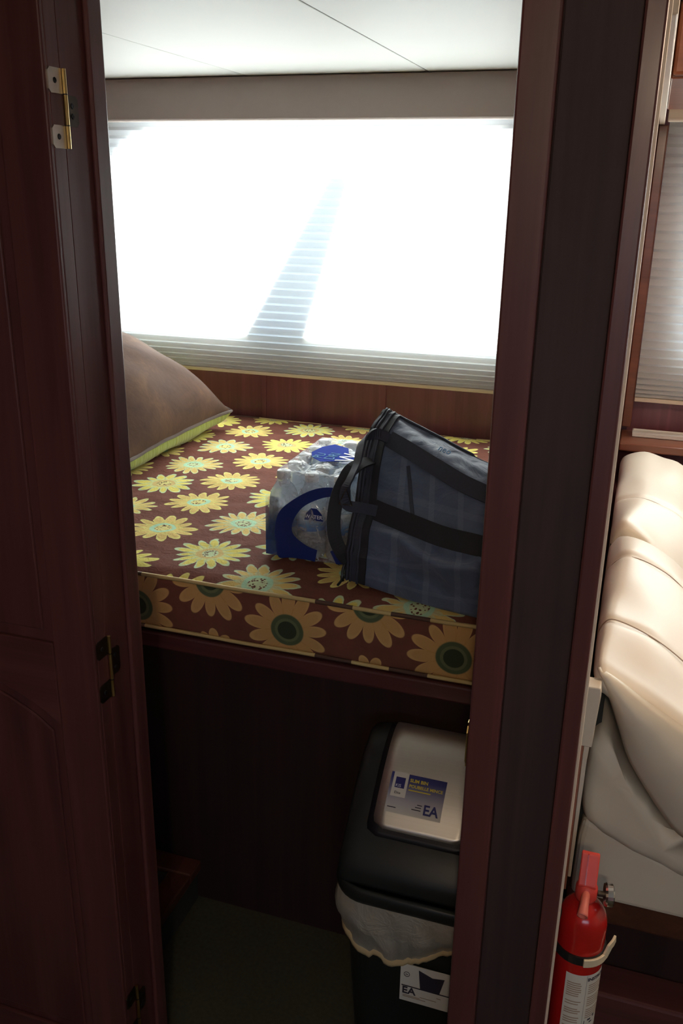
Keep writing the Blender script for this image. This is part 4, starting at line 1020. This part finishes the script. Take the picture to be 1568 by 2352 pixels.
# paper label wrapped on the cylinder
def cyl(a, z, r): return (EX + r * math.cos(a), EY + r * math.sin(a), z)
a0, a1, amid = math.radians(-112), math.radians(10), math.radians(-62)
rows = [[cyl(a0 + (a1 - a0) * k / 24, z, ER + .0005) for k in range(25)] for z in (.272, .35, .468)]
lab = obj('instruction_label', MB().loft(rows, closed=False), 'paper', fx, smooth=True, label='white printed instruction label')
def cwrap(a_start, z_base):
    def w(c): return Vector(cyl(a_start + c.x / ER, z_base + c.y, ER + .0009 + c.z))
    return w
def ltxt(body, size, deg, z, bold=0.0): text_mesh('label_lettering', body, size, 'ink', lab, (0, 0, 0), (1, 0, 0), (0, 1, 0), depth=.0001, bold=bold, wrap=cwrap(math.radians(deg), z))
ltxt('INSTRUCTIONS', .0085, -60, .456, .0003)
random.seed(3)
def print_bar(mb, d0, d1, z, h):
    n = 6; mb.loft([[cyl(math.radians(d0 + (d1 - d0) * k / n), zz, ER + .0008) for k in range(n + 1)] for zz in (z, z + h)], closed=False)
pm = MB()
for z0_, n_, gap in ((.450, 7, .0042), (.413, 2, .0050), (.398, 3, .0042), (.380, 3, .0046), (.362, 6, .0042), (.330, 3, .0044), (.310, 6, .0042)):
    for k in range(n_): print_bar(pm, -107, -72 + random.uniform(-6, 3), z0_ - k * gap, .0022)
for z0_, n_ in ((.446, 5), (.421, 5), (.396, 5), (.352, 4)):
    for k in range(n_): print_bar(pm, -55, random.uniform(-8, 4), z0_ - k * .0042, .0020)
obj('small_print', pm, 'thread', lab)
pm = MB()
for d0, d1, z, h in ((-56, -54, .358, .016), (-56, -40, .357, .0016), (-46, -36, .372, .004), (-40, -30, .366, .003), (-30, -24, .375, .006)): print_bar(pm, d0, d1, z, h)
obj('pictogram', pm, 'ink', lab)
obj('label_rule', MB().loft([[cyl(amid, z, ER + .0008), cyl(amid + .012, z, ER + .0008)] for z in (.272, .467)], closed=False), 'ink', lab)

# ================================================================== LAMPS AND THE WORLD OUTSIDE
def ceiling_lamp(label, x, y, watts, rad):
    r = thing('ceiling_lamp', label, 'lamp')
    obj('lamp_base', MB().lathe([(0, -.004), (rad + .012, -.004), (rad + .012, -.014), (rad, -.018), (0, -.018)], (x, y, ZC - .003), 32), 'white_plastic', r)
    obj('globe', MB().lathe([(rad * .6, -.0182), (rad * .95, -.018 - rad * .45), (rad, -.018 - rad * .8), (rad * .85, -.018 - rad * 1.25), (rad * .45, -.018 - rad * 1.55), (0, -.018 - rad * 1.62)], (x, y, ZC - .003), 32), 'frosted', r, smooth=True)
    d = bpy.data.lights.new('lamp_glow', 'POINT'); d.energy = watts; d.color = (1.0, 0.79, 0.58); d.shadow_soft_size = rad * .6
    o = bpy.data.objects.new('lamp_glow', d); COL.objects.link(o); o.parent = r; o.location = (x, y, ZC - .021 - rad * .85)
ceiling_lamp('frosted globe ceiling lamp over the sofa', 0.75, 1.55, SALON_LAMP_W, .06)
ceiling_lamp('added frosted globe fill lamp in the passage by the viewpoint', 0.08, -0.45, HALL_FILL_W, .06)  # added to brighten the door, post and bin from the front
# an awning arm leaning outside the bedroom window; it shades a slanted band of the shade
aw = thing('awning_arm', 'slanted awning arm outside the bedroom window', 'awning arm')
def bar(p, q, w0, w1, th):
    p, q = Vector(p), Vector(q); side = Vector((1, 0, 0))
    rings = []
    for c, w in ((p, w0), (q, w1)):
        rings.append([tuple(c + side * w + Vector((0, th, 0))), tuple(c - side * w + Vector((0, th, 0))), tuple(c - side * w - Vector((0, th, 0))), tuple(c + side * w - Vector((0, th, 0)))])
    return MB().loft(rings)
def back(p, d): return (p[0] - SUN_DIR.x / -SUN_DIR.y * d, YW - .04 + d, p[1] - SUN_DIR.z / -SUN_DIR.y * d)
obj('arm', bar(back((-1.22, 1.00), .30), back((-.93, 1.66), .30), .130, .042, .012), 'dark_steel', aw)
obj('arm_bracket', bar(back((-1.28, .90), .30), back((-1.22, 1.0), .30), .15, .130, .016), 'dark_steel', aw)

obj('arm_mount', box(-1.40, -1.18, YW + .0705, YW + .262, .95, 1.02), 'dark_steel', aw, bevel=.004)
struct(obj('ground', box(-25, 25, -30, 40, -.95, -.85), 'paving'), 'pale paving outside the vehicle')

# ------------------------------------------------------------------ tidy up: put every Empty at the base of its thing
bpy.context.view_layer.update()
for r in [o for o in SC.objects if o.type == 'EMPTY' and o.parent is None]:
    ks = list(r.children); pts = []
    for k in ks:
        if k.type == 'MESH': pts += [k.matrix_world @ Vector(c) for c in k.bound_box]
    if not pts: continue
    lo = [min(p[i] for p in pts) for i in range(3)]; hi = [max(p[i] for p in pts) for i in range(3)]
    loc = Vector(((lo[0] + hi[0]) / 2, (lo[1] + hi[1]) / 2, lo[2]))
    r.location = loc
    for k in ks: k.matrix_parent_inverse = Matrix.Translation(-loc)
    if '_loc' in r: del r['_loc']
bpy.context.view_layer.update()
